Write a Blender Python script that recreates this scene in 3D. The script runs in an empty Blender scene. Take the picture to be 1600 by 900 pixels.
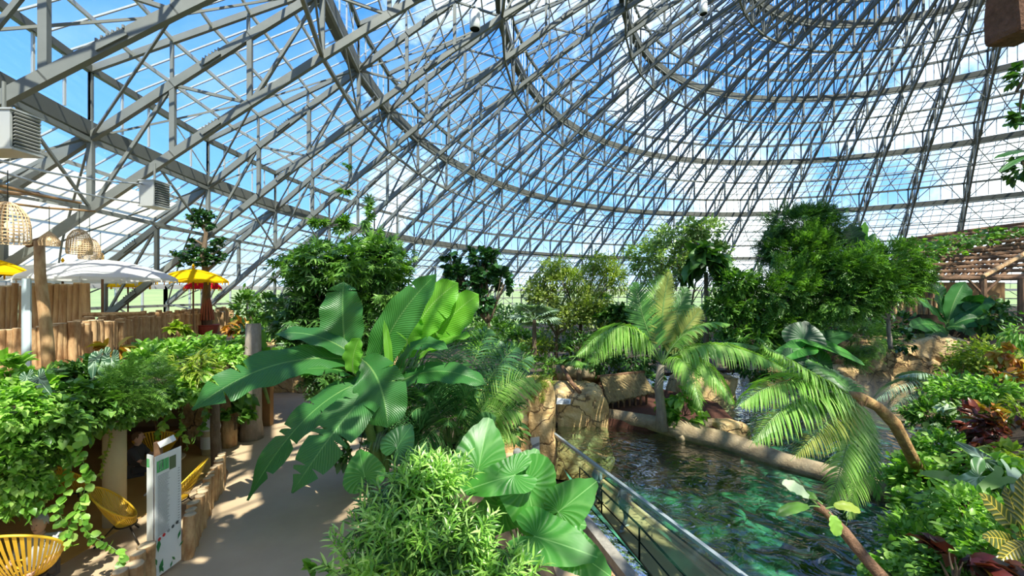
import bpy, math, random
import numpy as np
from math import sin, cos, pi, radians as R, sqrt, atan2
from mathutils import Vector as V, Matrix

# ------------------------------------------------------------------ camera, world, sun
SC = bpy.context.scene
COL = SC.collection
EYE = 4.2                      # eye height above the main path (path is z = 0)
F, HY = 657.0, 457.0           # focal length and horizon of the 1600 x 900 frame
cam_d = bpy.data.cameras.new('camera')
cam_d.sensor_width = 36.0
cam_d.lens = F / 1600 * 36.0
cam_d.shift_y = (HY - 450) / 1600.0
cam_d.clip_end = 3000
cam = bpy.data.objects.new('camera', cam_d); COL.objects.link(cam)
cam.location = (0, 0, EYE); cam.rotation_euler = (pi / 2, 0, 0)
SC.camera = cam
SC.view_settings.view_transform = 'Standard'; SC.view_settings.look = 'None'
SC.view_settings.gamma = 1; SC.view_settings.use_curve_mapping = False
SC.view_settings.exposure = EXPO = 0.50
cy = SC.cycles
cy.use_denoising = True
cy.max_bounces = 7; cy.diffuse_bounces = 3; cy.glossy_bounces = 2; cy.transmission_bounces = 4
cy.transparent_max_bounces = 14; cy.caustics_reflective = False; cy.caustics_refractive = False
cy.sample_clamp_indirect = 4.0

def at(px, py, d):             # point seen at pixel (px, py) at depth d (metres in front of the eye)
    return V(((px - 800) / F * d, d, EYE - (py - HY) / F * d))
def onz(px, py, z):            # point seen at pixel on the level z
    d = (EYE - z) * F / (py - HY)
    return at(px, py, d)

class NT:                      # tiny node-tree helper
    def __init__(s, tree): s.t = tree; s.n = tree.nodes; s.l = tree.links
    def add(s, typ, props=None, **ins):
        n = s.n.new(typ)
        for k, v in (props or {}).items(): setattr(n, k, v)
        for k, v in ins.items(): s.put(n, k, v)
        return n
    def put(s, n, k, v):
        k2 = int(k[1:]) if k[0] == 'i' and k[1:].isdigit() else k.replace('_', ' ')
        sk = n.inputs[k2]
        if isinstance(v, bpy.types.Node): v = v.outputs[0]
        if isinstance(v, bpy.types.NodeSocket): s.l.new(v, sk)
        else: sk.default_value = v
    def math(s, op, a, b=0.0, c=0.0, clamp=False):
        n = s.add('ShaderNodeMath', dict(operation=op, use_clamp=clamp)); s.put(n, 'i0', a); s.put(n, 'i1', b)
        if op in ('MULTIPLY_ADD', 'SMOOTHSTEP'): s.put(n, 'i2', c)
        return n.outputs[0]
    def ramp(s, fac, stops, interp='LINEAR'):
        n = s.n.new('ShaderNodeValToRGB'); s.put(n, 'i0', fac); r = n.color_ramp; r.interpolation = interp
        while len(r.elements) > 1: r.elements.remove(r.elements[-1])
        r.elements[0].position, r.elements[0].color = stops[0][0], (*stops[0][1], 1)
        for p, c in stops[1:]:
            e = r.elements.new(p); e.color = (*c, 1)
        return n.outputs[0]
    def mixc(s, f, a, b, mode='MIX'):
        n = s.add('ShaderNodeMix', dict(data_type='RGBA', blend_type=mode))
        s.put(n, 'i0', f); s.put(n, 'i6', a if not isinstance(a, tuple) else (*a, 1)[:4]); s.put(n, 'i7', b if not isinstance(b, tuple) else (*b, 1)[:4])
        return n.outputs[2]

W = bpy.data.worlds.new('sky'); SC.world = W; W.use_nodes = True
w = NT(W.node_tree); w.n.clear()
tc = w.add('ShaderNodeTexCoord'); dirv = tc.outputs['Generated']
sep = w.add('ShaderNodeSeparateXYZ', i0=dirv)
el = sep.outputs[2]
side = w.math('MULTIPLY_ADD', sep.outputs[0], 0.5, 0.5)            # 0 at the left, 1 at the right
noi = w.add('ShaderNodeTexNoise', Vector=dirv, Scale=2.6, Detail=7.0, Roughness=0.62, Distortion=0.3)
base = w.ramp(w.math('ABSOLUTE', el), [(0, (0.50, 0.66, 0.84)), (0.18, (0.15, 0.37, 0.76)), (0.5, (0.055, 0.21, 0.62)), (1, (0.04, 0.15, 0.5))])
thr = w.math('MULTIPLY_ADD', side, -0.36, 0.70)                    # more cloud towards the sun side
cl = w.math('MULTIPLY', w.math('SUBTRACT', noi.outputs[0], thr), 7.0, clamp=True)
skyc = w.mixc(cl, base, (0.90, 0.96, 0.98))
bg = w.add('ShaderNodeBackground', Color=skyc, Strength=1.65)
w.add('ShaderNodeOutputWorld', Surface=bg)

sun_d = bpy.data.lights.new('sun', 'SUN'); sun_d.energy = 7.5; sun_d.angle = R(0.55); sun_d.color = (1.0, 0.94, 0.82)
sun = bpy.data.objects.new('sun', sun_d); COL.objects.link(sun)
SUNV = V((0.27, -0.50, 0.82)).normalized()
sun.rotation_euler = SUNV.to_track_quat('Z', 'Y').to_euler()
sun.location = (20, -10, 60)

# ------------------------------------------------------------------ materials
MATS = {}
def mat(name):
    m = bpy.data.materials.new(name); m.use_nodes = True; t = NT(m.node_tree); t.n.clear(); MATS[name] = m
    return m, t
def principled(name, col, rough=.6, metal=0., bump=0., bscale=20., var=0., vscale=4., col2=None, spec=.4, detail=5., stretch=None):
    m, t = mat(name)
    tc = t.add('ShaderNodeTexCoord'); vec = tc.outputs['Object']
    if stretch: vec = t.add('ShaderNodeMapping', Vector=vec, Scale=stretch).outputs[0]
    c = (*col, 1)
    if col2 or var:
        n = t.add('ShaderNodeTexNoise', Vector=vec, Scale=vscale, Detail=detail, Roughness=.6)
        a = col; b = col2 or tuple(x * (1 - var) for x in col)
        c = t.ramp(n.outputs[0], [(.32, a), (.68, b)])
    p = t.add('ShaderNodeBsdfPrincipled', Base_Color=c, Roughness=rough, Metallic=metal); p.inputs['Specular IOR Level'].default_value = spec
    if bump:
        n2 = t.add('ShaderNodeTexNoise', Vector=vec, Scale=bscale, Detail=6., Roughness=.65)
        t.put(p, 'Normal', t.add('ShaderNodeBump', Strength=bump, Distance=.05, Height=n2.outputs[0]))
    t.add('ShaderNodeOutputMaterial', Surface=p)
    return m
def leafmat(name, stops, rough=.38, trans=.35, veins=0., tcol=None, vcol=None, gloss=.5, ribs=26., split=0.):
    """stops: colours over the leaves' own random number; veins: stripes across the blade from its UV map"""
    m, t = mat(name)
    g = t.add('ShaderNodeNewGeometry'); rnd = g.outputs['Random Per Island']
    k = len(stops)
    c = t.ramp(rnd, [(i / max(1, k - 1), s) for i, s in enumerate(stops)])
    nrm = None
    if veins:
        uv = t.add('ShaderNodeUVMap'); sp = t.add('ShaderNodeSeparateXYZ', i0=uv.outputs[0])
        across = t.math('ABSOLUTE', t.math('SUBTRACT', sp.outputs[0], .5))
        ph = t.math('SUBTRACT', t.math('MULTIPLY', sp.outputs[1], ribs), t.math('MULTIPLY', across, ribs * .25))
        st = t.math('SINE', t.math('MULTIPLY', ph, 2 * pi))
        st01 = t.math('MULTIPLY_ADD', st, .5, .5)
        mid = t.math('LESS_THAN', across, .018)
        line = t.math('MAXIMUM', t.math('MULTIPLY', t.math('POWER', st01, 6.), veins), mid)
        c = t.mixc(line, c, vcol or tuple(min(1, x * 1.5 + .08) for x in stops[-1]))
        nrm = t.add('ShaderNodeBump', Strength=.35, Distance=.02, Height=st01)
    p = t.add('ShaderNodeBsdfPrincipled', Base_Color=c, Roughness=rough); p.inputs['Specular IOR Level'].default_value = gloss
    if nrm: t.put(p, 'Normal', nrm)
    tr = t.add('ShaderNodeBsdfTranslucent', Color=t.mixc(1.0, c, (*(tcol or (1.35, 1.6, .45)), 1), 'MULTIPLY'))
    if nrm: t.put(tr, 'Normal', nrm)
    mx = t.add('ShaderNodeMixShader', i0=trans, i1=p, i2=tr)
    t.add('ShaderNodeOutputMaterial', Surface=mx)
    return m

steel = principled('galvanised_steel', (.20, .212, .198), .5, .1, var=.22, vscale=1.2, spec=.5)
steel_d = principled('weathered_gutter_steel', (.12, .125, .11), .6, .1, var=.2, vscale=.8)
alu = principled('glazing_bar_aluminium', (.50, .51, .50), .4, .3)
m, t = mat('dome_glass')
def schlick(t, f0=.04):
    return t.math('MULTIPLY_ADD', t.math('POWER', t.add('ShaderNodeLayerWeight', Blend=.5).outputs[1], 5.), 1 - f0, f0)
lw = schlick(t)
tcg = t.add('ShaderNodeTexCoord')
dn = t.add('ShaderNodeTexNoise', Vector=tcg.outputs['Object'], Scale=.35, Detail=4.)
dirt = t.math('MULTIPLY', t.math('SUBTRACT', dn.outputs[0], .38), .22, clamp=True)
tp = t.add('ShaderNodeBsdfTransparent', Color=(.90, .95, .95, 1))
gl = t.add('ShaderNodeBsdfGlossy', Color=(.9, .95, 1, 1), Roughness=.03)
df = t.add('ShaderNodeBsdfTranslucent', Color=(.9, .95, .95, 1))
mx = t.add('ShaderNodeMixShader', i0=dirt, i1=tp, i2=df)
mx2 = t.add('ShaderNodeMixShader', i0=t.math('MULTIPLY', lw, .6), i1=mx, i2=gl)
t.add('ShaderNodeOutputMaterial', Surface=mx2); dome_glass = m

# ------------------------------------------------------------------ mesh helpers
class MB:
    def __init__(s): s.v = []; s.f = []; s.uv = {}; s.n = 0; s.luv = []
    def quadv(s, pts, faces, uvs=None):
        b = s.n; s.v.extend(tuple(p) for p in pts); s.n += len(pts)
        for f in faces:
            s.f.append(tuple(b + i for i in f))
            if uvs is not None: s.luv.append([uvs[i] for i in f])
        return b
    def beam(s, a, b, w, h, up=V((0, 0, 1)), ext=0.):
        a, b = V(a), V(b); d = b - a
        if d.length < 1e-6: return
        d.normalize(); a = a - d * ext; b = b + d * ext
        x = d.cross(up)
        if x.length < 1e-3: x = d.cross(V((1, 0, 0)))
        x.normalize(); y = x.cross(d); x *= w / 2; y *= h / 2
        s.quadv([a - x - y, a + x - y, a + x + y, a - x + y, b - x - y, b + x - y, b + x + y, b - x + y],
                [(0, 1, 2, 3), (7, 6, 5, 4), (0, 4, 5, 1), (1, 5, 6, 2), (2, 6, 7, 3), (3, 7, 4, 0)])
    def ibeam(s, a, b, w, h, th, up):
        a, b = V(a), V(b); d = (b - a).normalized(); x = d.cross(up).normalized(); y = x.cross(d)
        s.beam(a + y * (h / 2 - th / 2), b + y * (h / 2 - th / 2), w, th, up)
        s.beam(a - y * (h / 2 - th / 2), b - y * (h / 2 - th / 2), w, th, up)
        s.beam(a, b, th, h - th, up)
    def box(s, lo, hi):
        x0, y0, z0 = lo; x1, y1, z1 = hi
        s.quadv([(x0, y0, z0), (x1, y0, z0), (x1, y1, z0), (x0, y1, z0), (x0, y0, z1), (x1, y0, z1), (x1, y1, z1), (x0, y1, z1)],
                [(3, 2, 1, 0), (4, 5, 6, 7), (0, 1, 5, 4), (1, 2, 6, 5), (2, 3, 7, 6), (3, 0, 4, 7)])
    def tube(s, pts, rad, n=6, cap=True):
        pts = [V(p) for p in pts]
        if not hasattr(rad, '__len__'): rad = [rad] * len(pts)
        b = s.n; prev = None
        for i, p in enumerate(pts):
            d = (pts[min(i + 1, len(pts) - 1)] - pts[max(i - 1, 0)])
            d = d.normalized() if d.length > 1e-9 else V((0, 0, 1))
            if prev is None:
                x = d.cross(V((0.3, 0.5, 1))); x = x if x.length > .05 else d.cross(V((1, 0, 0)))
            else: x = prev - d * prev.dot(d)
            x.normalize(); prev = x; y = d.cross(x)
            for k in range(n):
                a = 2 * pi * k / n; q = p + (x * cos(a) + y * sin(a)) * rad[i]; s.v.append(tuple(q))
        s.n += n * len(pts)
        for i in range(len(pts) - 1):
            for k in range(n):
                k2 = (k + 1) % n; s.f.append((b + i * n + k, b + i * n + k2, b + (i + 1) * n + k2, b + (i + 1) * n + k))
        if cap:
            s.f.append(tuple(b + k for k in range(n))[::-1]); s.f.append(tuple(b + (len(pts) - 1) * n + k for k in range(n)))
    def lathe(s, prof, n=16, c=(0, 0, 0), caps=True):
        b = s.n
        for r, z in prof:
            for k in range(n): a = 2 * pi * k / n; s.v.append((c[0] + r * cos(a), c[1] + r * sin(a), c[2] + z))
        s.n += n * len(prof)
        for i in range(len(prof) - 1):
            for k in range(n):
                k2 = (k + 1) % n; s.f.append((b + i * n + k, b + i * n + k2, b + (i + 1) * n + k2, b + (i + 1) * n + k))
        if caps: s.f.append(tuple(b + k for k in range(n))[::-1]); s.f.append(tuple(b + (len(prof) - 1) * n + k for k in range(n)))
    def prism(s, poly, z0, z1):
        n = len(poly); b = s.n
        s.v.extend([(x, y, z0) for x, y in poly] + [(x, y, z1) for x, y in poly]); s.n += 2 * n
        s.f.append(tuple(b + i for i in range(n))[::-1]); s.f.append(tuple(b + n + i for i in range(n)))
        for i in range(n): j = (i + 1) % n; s.f.append((b + i, b + j, b + n + j, b + n + i))
    def mesh(s, name, material, smooth=False):
        me = bpy.data.meshes.new(name); me.from_pydata(s.v, [], s.f)
        if s.luv and len(s.luv) == len(s.f):
            uv = me.uv_layers.new(name='UVMap'); flat = [c for f in s.luv for q in f for c in q]
            uv.data.foreach_set('uv', flat)
        if material: me.materials.append(material)
        if smooth: me.polygons.foreach_set('use_smooth', [True] * len(me.polygons))
        me.update(); return me
    def build(s, name, material, parent=None, smooth=False, local=False):
        """world-space shape -> object; with a parent the shape is stored relative to it"""
        if parent is not None and not local:
            o = parent.matrix_world if False else None
            off = world_loc(parent); s.v = [(x - off[0], y - off[1], z - off[2]) for x, y, z in s.v]
        ob = bpy.data.objects.new(name, s.mesh(name, material, smooth)); COL.objects.link(ob)
        if parent is not None: ob.parent = parent
        return ob
def world_loc(o):
    p = V(o.location)
    while o.parent is not None: o = o.parent; p = p + V(o.location)
    return p
def tag(o, label=None, cat=None, group=None, kind=None):
    if label: o['label'] = label
    if cat: o['category'] = cat
    if group: o['group'] = group
    if kind: o['kind'] = kind
    return o
def thing(name, label, cat, loc=(0, 0, 0), group=None):
    o = bpy.data.objects.new(name, None); COL.objects.link(o); o.location = loc; o.empty_display_size = .2
    return tag(o, label, cat, group)
def struct(mb, name, material, smooth=False):
    return tag(mb.build(name, material, smooth=smooth), kind='structure')
def copy_tree(o, parent=None):
    c = o.copy(); COL.objects.link(c); c.parent = parent
    for ch in o.children: copy_tree(ch, c)
    return c

# ------------------------------------------------------------------ the dome
AX, AY = 35.8 * sin(R(53.21)), 35.8 * cos(R(53.21))
RINGS = [1.5, 8.1, 15.1, 22.14, 29.19, 35.91, 42.76, 49.6]
def zin(r): q = r / 45; return EYE + 23.84 - 26.77 * q**2 + 2.90 * q**4 + .803 * q**6
HT, HC = 2.27, 2.15
def zout(r): return zin(r) + HT
def dp(r, az, z): return V((AX + r * sin(az), AY + r * cos(az), z))
known = {0: 33.4, 1: 25.9, 2: 18.8, 16: -85.5, 17: -92.7, 18: -101.0, 19: -108.2}
AZ = []
for k in range(48):
    if k <= 2: a = known[k]
    elif k < 16: a = 18.8 + (k - 2) / 14 * (-85.5 - 18.8)
    elif k <= 19: a = known[k]
    else: a = -108.2 + (k - 19) / 29 * (33.4 - 360 + 108.2)
    AZ.append(R(a))
NODES = []
for i in range(len(RINGS) - 1):
    m = 3
    for j in range(m): NODES.append(RINGS[i] + (RINGS[i + 1] - RINGS[i]) * j / m)
NODES.append(49.6)
ordn = ['first', 'second', 'third', 'fourth', 'fifth', 'sixth', 'seventh', 'eighth', 'ninth', 'tenth', 'eleventh', 'twelfth', 'thirteenth', 'fourteenth',
        'fifteenth', 'sixteenth', 'seventeenth', 'eighteenth', 'nineteenth', 'twentieth', 'twenty-first', 'twenty-second', 'twenty-third', 'twenty-fourth']
# prototype truss in its own plane: local x outward from the axis
def tp_(r, z): return V((r, 0, z))
def chord(which):
    b = MB()
    for i in range(len(NODES) - 1):
        r0, r1 = NODES[i], NODES[i + 1]
        zf = zin if which else zout
        b.beam(tp_(r0, zf(r0)), tp_(r1, zf(r1)), .17, .25, V((0, 0, 1)), ext=.02)
        if i % 3 == 1 and r0 > 20:   # bolted splice plates
            c = tp_((r0 + r1) / 2, (zf(r0) + zf(r1)) / 2); d = (tp_(r1, zf(r1)) - tp_(r0, zf(r0))).normalized()
            b.beam(c - d * .35, c + d * .35, .28, .14, V((0, 0, 1)))
            for q in range(6):
                for sy in (-.1, .1): b.beam(c + d * (-.3 + q * .12) + V((0, sy, .12)), c + d * (-.3 + q * .12) + V((0, sy, .19)), .04, .04, V((1, 0, 0)))
    if which:
        b.beam(tp_(49.6, zin(49.6)), tp_(50.1, -1.2), .3, .3, V((1, 0, 0)))
    return b.mesh('chord', steel)
chord_lo, chord_up = chord(1), chord(0)
posts = []; diags = []
for i, r in enumerate(NODES):
    b = MB(); b.beam(tp_(r, zin(r)), tp_(r, zout(r)), .15, .15, V((1, 0, 0))); posts.append(b)
    if i:
        b = MB(); ra = NODES[i - 1]
        if i % 2: b.beam(tp_(ra, zin(ra)), tp_(r, zout(r)), .09, .09, V((0, 1, 0)))
        else: b.beam(tp_(ra, zout(ra)), tp_(r, zin(r)), .09, .09, V((0, 1, 0)))
        diags.append(b)
lat = MB()
for b in posts + diags: lat.quadv(b.v, b.f)
lattice = lat.mesh('lattice', steel)
pm = [b.mesh('post', steel) for b in posts]; dm = [b.mesh('diagonal', steel) for b in diags]
raf = MB()                         # rafters under the glass, one set per truss, with the stub posts that carry them
for i in range(len(RINGS) - 1):
    r0, r1 = RINGS[i], RINGS[i + 1]
    z0 = zout(r0) + .12; z1 = (zout(r1) + HC) if i < 6 else EYE + .35
    raf.beam(tp_(r0, z0), tp_(r1, z1), .12, .20)
    for q in (.34, .67, 1.0):
        r = r0 + (r1 - r0) * q; za, zb = zout(r), z0 + (z1 - z0) * q
        if zb - za > .25 and i < 6: raf.beam(tp_(r, za), tp_(r, zb), .09, .09, V((1, 0, 0)))
rafm = raf.mesh('rafter', steel)
def mk(name, me, par):
    o = bpy.data.objects.new(name, me); COL.objects.link(o); o.parent = par; return o
vis = [45, 46, 47] + list(range(0, 21))
rest = MB()
for k in range(48):
    rot = pi / 2 - AZ[k]
    if k in vis:
        n = vis.index(k)
        t_ = thing('roof_truss', 'grey steel lattice rib of the dome, %s rib counted from the right' % ordn[n], 'roof truss', (AX, AY, 0), 'radial steel ribs of the dome')
        t_.rotation_euler = (0, 0, rot)
        mk('lower_chord', chord_lo, t_); mk('upper_chord', chord_up, t_); mk('rafter', rafm, t_)
        if k in (15, 16, 17, 18, 19, 20):
            for i, m_ in enumerate(pm):
                if NODES[i] > 14: mk('post', m_, t_)
            for i, m_ in enumerate(dm):
                if NODES[i] > 14: mk('diagonal', m_, t_)
        else: mk('lattice', lattice, t_)
    else:
        M_ = Matrix.Translation((AX, AY, 0)) @ Matrix.Rotation(rot, 4, 'Z')
        for me in (chord_lo, chord_up, rafm, lattice):
            vs = [tuple(M_ @ v.co) for v in me.vertices]; rest.quadv(vs, [tuple(p.vertices) for p in me.polygons])
struct(rest, 'trim_1', steel)
# rings: ties, gutters, clerestory glass, purlins, glazing bars, roof glass
glass = MB(); bars = MB(); ties = MB(); braces = MB()
for i, r in enumerate(RINGS):
    gut = MB(); win = MB(); wf = MB()
    last = (i == len(RINGS) - 1)
    for k in range(48):
        a0, a1 = AZ[k], AZ[(k + 1) % 48]
        if k == 47: a1 = AZ[0] - 2 * pi
        if a1 > a0: a1 -= 2 * pi
        P = lambda rr, f, z: dp(rr, a0 + (a1 - a0) * f, z)
        # along the chord of the ring (straight between trusses)
        S = lambda rr, f, z: dp(rr, a0, z).lerp(dp(rr, a1, z), f)
        if i >= 1:
            ties.beam(S(r, 0, zin(r)), S(r, 1, zin(r)), .12, .12); ties.beam(S(r, 0, zout(r) - .1), S(r, 1, zout(r) - .1), .12, .14)
            ties.beam(S(r, 0, zin(r)), S(r, .5, zout(r) - .1), .07, .07); ties.beam(S(r, 1, zin(r)), S(r, .5, zout(r) - .1), .07, .07)
        if 1 <= i < 7 and r > 7:
            zb, zt = zout(r) + .05, zout(r) + HC
            gut.beam(S(r, 0, zt), S(r, 1, zt), .16, .22, ext=.05)
            gut.beam(S(r, 0, zb + .22), S(r, 1, zb + .22), .08, .46, ext=.05)
            gut.beam(S(r + .25, 0, zb + .05), S(r + .25, 1, zb + .05), .4, .1, ext=.05)
            nb = 5
            win.quadv([S(r, 0, zb + .55), S(r, 1, zb + .55), S(r, 1, zt), S(r, 0, zt)], [(0, 1, 2, 3)])
            for q in range(nb + 1): wf.beam(S(r, q / nb, zb + .5), S(r, q / nb, zt), .06 if q % nb else .14, .06)
            if k % 2: wf.beam(S(r, 0, zb + .5), S(r, .4, zt), .04, .04)
            else: wf.beam(S(r, 1, zb + .5), S(r, .6, zt), .04, .04)
        if i < 7:
            r0, r1 = r, RINGS[i + 1]
            z0 = zout(r0) + .25; z1 = (zout(r1) + HC + .1) if i < 6 else EYE + .5
            Q = lambda q, f: S(r0 + (r1 - r0) * q, f, z0 + (z1 - z0) * q)
            glass.quadv([Q(0, 0), Q(0, 1), Q(1, 1), Q(1, 0)], [(0, 1, 2, 3)])
            if i >= 1:
                npur = 6
                for q in range(1, npur): bars.beam(Q(q / npur, 0) - V((0, 0, .1)), Q(q / npur, 1) - V((0, 0, .1)), .07, .12)
                ng = max(2, int((dp(r1, a0, 0) - dp(r1, a1, 0)).length / .85))
                for q in range(1, ng): bars.beam(Q(0, q / ng), Q(1, q / ng), .045, .05)
            if i >= 2:      # flat cross bracing at the height of the upper chords
                zz0, zz1 = zout(r0), zout(r1)
                mid = S((r0 + r1) / 2, .5, zout((r0 + r1) / 2) - .12)
                braces.beam(S(r0, 0, zz0), mid, .06, .06); braces.beam(S(r0, 1, zz0), mid, .06, .06)
                braces.beam(S(r1, 0, zz1), mid, .06, .06); braces.beam(S(r1, 1, zz1), mid, .06, .06)
    if gut.n: struct(gut, 'trim_%d' % (10 + i), steel_d)
    if win.n:
        wo = struct(win, 'window_%d' % i, dome_glass); fo = wf.build('window_frame', alu, wo)
struct(glass, 'ceiling', dome_glass); struct(bars, 'trim_2', alu); struct(ties, 'trim_3', steel); struct(braces, 'trim_4', steel)
# base wall of the dome: glass with mullions on a low plinth
bw = MB(); bf = MB(); pl = MB()
for k in range(48):
    a0 = AZ[k]; a1 = AZ[(k + 1) % 48]
    if a1 > a0: a1 -= 2 * pi
    S = lambda f, z: dp(49.7, a0, z).lerp(dp(49.7, a1, z), f)
    bw.quadv([S(0, -.6), S(1, -.6), S(1, EYE + .4), S(0, EYE + .4)], [(0, 1, 2, 3)])
    for q in range(5): bf.beam(S(q / 4, -.7), S(q / 4, EYE + .4), .08 if q % 4 else .2, .1)
    for z in (1.0, 2.6, EYE + .35): bf.beam(S(0, z), S(1, z), .08, .1 if z < 4 else .3)
    pl.beam(S(0, -.9), S(1, -.9), .4, .6, ext=.1)
wo = struct(bw, 'window_20', dome_glass); bf.build('window_frame', alu, wo); struct(pl, 'trim_5', principled('plinth_concrete', (.5, .47, .42), .8))

# ------------------------------------------------------------------ plant builders
RS = np.random.RandomState(7)
rnd = random.Random(11)
def tmpl(kind):
    """leaf templates: length 1 along +y, blade normal +z; returns verts, faces"""
    def lance(w, bend=.12, y0=0., y1=1., x0=0., ang=0., seg=((.3, 1.), (.7, .8)), fold=.12):
        L = y1 - y0; v = [(0, 0, 0)]
        for t, k in seg: v += [(-w * k, t, fold * w * 2 - bend * t * t), (0, t, -bend * t * t), (w * k, t, fold * w * 2 - bend * t * t)]
        v.append((0, 1, -bend * 1.2))
        f = [(0, 2, 1), (0, 3, 2)]; m = len(seg)
        for i in range(m - 1):
            a = 1 + 3 * i; f += [(a, a + 1, a + 4, a + 3), (a + 1, a + 2, a + 5, a + 4)]
        a = 1 + 3 * (m - 1); e = len(v) - 1; f += [(a, a + 1, e), (a + 1, a + 2, e)]
        c, s = cos(ang), sin(ang)
        return [(x0 + (x * c + y * s) * L, y0 + (-x * s + y * c) * L, z * L) for x, y, z in v], f
    def join(parts):
        V_, F_ = [], []
        for v, f in parts: b = len(V_); V_ += v; F_ += [tuple(i + b for i in q) for q in f]
        return V_, F_
    if kind == 'narrow': r = lance(.085, .25)
    elif kind == 'oval': r = lance(.24, .15)
    elif kind == 'round': r = lance(.42, .15, seg=((.15, .75), (.5, 1.), (.8, .7)))
    elif kind == 'heart': r = lance(.40, .25, seg=((-.06, .7), (.25, 1.), (.65, .6)))
    elif kind == 'broad': r = lance(.3, .3, seg=((.12, .7), (.4, 1.), (.75, .7)), fold=.2)
    elif kind == 'diamond': r = ([(0, 0, 0), (-.3, .5, .05), (0, 1, -.05), (.3, .5, .05)], [(0, 2, 1), (0, 3, 2)])
    elif kind == 'slim': r = ([(0, 0, 0), (-.13, .45, .03), (0, 1, -.12), (.13, .45, .03)], [(0, 2, 1), (0, 3, 2)])
    elif kind == 'palmate': r = join([lance(.11, .2, 0, 0 + .75 + .25 * cos(a), 0, a, fold=.1) for a in (-1.9, -1.2, -.6, 0, .6, 1.2, 1.9)])
    elif kind == 'whorl': r = join([lance(.09, .35, 0, 1, 0, a) for a in (-2.6, -1.7, -.9, 0, .8, 1.6, 2.5)])
    elif kind == 'spray':
        q = []
        for i in range(6):
            y = .1 + i * .15
            for s in (-1, 1): q.append(([(0, y, 0), (s * .12, y + .14, .02), (s * .3 * (1 - .07 * i), y + .16, -.05), (s * .16, y + .03, .02)], [(0, 1, 2, 3) if s < 0 else (0, 3, 2, 1)]))
        q.append(([(0, .95, 0), (-.06, 1.05, 0), (0, 1.2, -.04), (.06, 1.05, 0)], [(0, 3, 2, 1)]))
        r = join(q)
    elif kind == 'pinnate':
        q = []
        for i in range(9):
            y = .08 + i * .1; l = .34 * sin(pi * (.25 + .65 * i / 9))
            for s in (-1, 1): q.append(([(0, y, 0), (s * l * .5, y + .07, .02), (s * l, y + .11, -.06), (s * l * .5, y + .015, 0)], [(0, 1, 2, 3) if s < 0 else (0, 3, 2, 1)]))
        r = join(q)
    return np.array(r[0], float), r[1]
TCACHE = {}
def scatter_mesh(P, D, U, S, kind):
    """P positions, D directions, U normal hints, S sizes -> verts, faces"""
    if kind not in TCACHE: TCACHE[kind] = tmpl(kind)
    tv, tf = TCACHE[kind]; n = len(P)
    D = D / np.linalg.norm(D, axis=1, keepdims=True)
    X = np.cross(D, U); X /= np.maximum(np.linalg.norm(X, axis=1, keepdims=True), 1e-6); Z = np.cross(X, D)
    M_ = np.stack([X, D, Z], 1)                       # n,3,3 rows
    vs = np.einsum('mk,nkj->nmj', tv, M_) * S[:, None, None] + P[:, None, :]
    return vs.reshape(-1, 3), [tuple(i + k * len(tv) for i in f) for k in range(n) for f in tf]
def np_build(name, vs, fs, material, parent=None, smooth=False):
    if parent is not None: vs = vs - np.array(world_loc(parent))
    me = bpy.data.meshes.new(name); me.vertices.add(len(vs)); me.vertices.foreach_set('co', vs.astype(np.float32).ravel())
    lens = np.array([len(f) for f in fs], np.int32); flat = np.fromiter((i for f in fs for i in f), np.int32)
    me.loops.add(len(flat)); me.loops.foreach_set('vertex_index', flat)
    me.polygons.add(len(fs)); me.polygons.foreach_set('loop_start', np.concatenate([[0], np.cumsum(lens)[:-1]]).astype(np.int32)); me.polygons.foreach_set('loop_total', lens)
    me.materials.append(material); me.update(calc_edges=True)
    if smooth: me.polygons.foreach_set('use_smooth', [True] * len(me.polygons))
    o = bpy.data.objects.new(name, me); COL.objects.link(o)
    if parent is not None: o.parent = parent
    return o
def pxblob(px, py, d, rx, ry, rz=None):
    c = at(px, py, d); a, b = rx / F * d, ry / F * d
    return (c, (a, rz if rz is not None else (a + b) / 2, b))
def foliage(parent, blobs, n, size, kind, material, clump=14, spread=.28, droop=0., up=.9, fill=.5, name='foliage', jitter=.5, szvar=.35, out=1.):
    """leaves in clumps spread over and through a set of ellipsoids (centre, radii)"""
    vol = np.array([b[1][0] * b[1][1] * b[1][2] for b in blobs]) ** (2 / 3.); vol /= vol.sum()
    Ps, Ds = [], []
    for (c, rad), w_ in zip(blobs, vol):
        m = max(6, int(n * w_)); k = max(2, int(m / clump))
        u = RS.randn(k, 3); u /= np.linalg.norm(u, axis=1, keepdims=True)
        rr = (fill + (1 - fill) * RS.rand(k, 1)) ; cc = u * rr
        idx = RS.randint(0, k, m)
        q = cc[idx] + RS.randn(m, 3) * spread * .5
        dd = u[idx] * out + RS.randn(m, 3) * jitter; dd[:, 2] -= droop
        Ps.append(q * np.array(rad) + np.array(c)); Ds.append(dd)
    P = np.concatenate(Ps); D = np.concatenate(Ds)
    U = np.tile([0, 0, up], (len(P), 1)) + RS.randn(len(P), 3) * .35
    S = size * (1 - szvar + 2 * szvar * RS.rand(len(P)))
    vs, fs = scatter_mesh(P, D, U, S, kind)
    return np_build(name, vs, fs, material, parent)
def branch_to(mb, a, b, r0, r1, sag=.0, n=6, wob=.06):
    a, b = V(a), V(b); L = (b - a).length; pts = []
    for i in range(n + 1):
        t = i / n; p = a.lerp(b, t); k = sin(pi * t)
        p += V((rnd.uniform(-1, 1), rnd.uniform(-1, 1), rnd.uniform(-.5, .5))) * wob * L * k * .6 + V((0, 0, sag * L * k)); pts.append(p)
    mb.tube(pts, [r0 + (r1 - r0) * (i / n) for i in range(n + 1)], 7)
    return pts
bark = principled('bark', (.20, .14, .09), .9, col2=(.10, .07, .045), vscale=9., bump=.6, bscale=18., stretch=(1, 1, .35))
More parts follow.
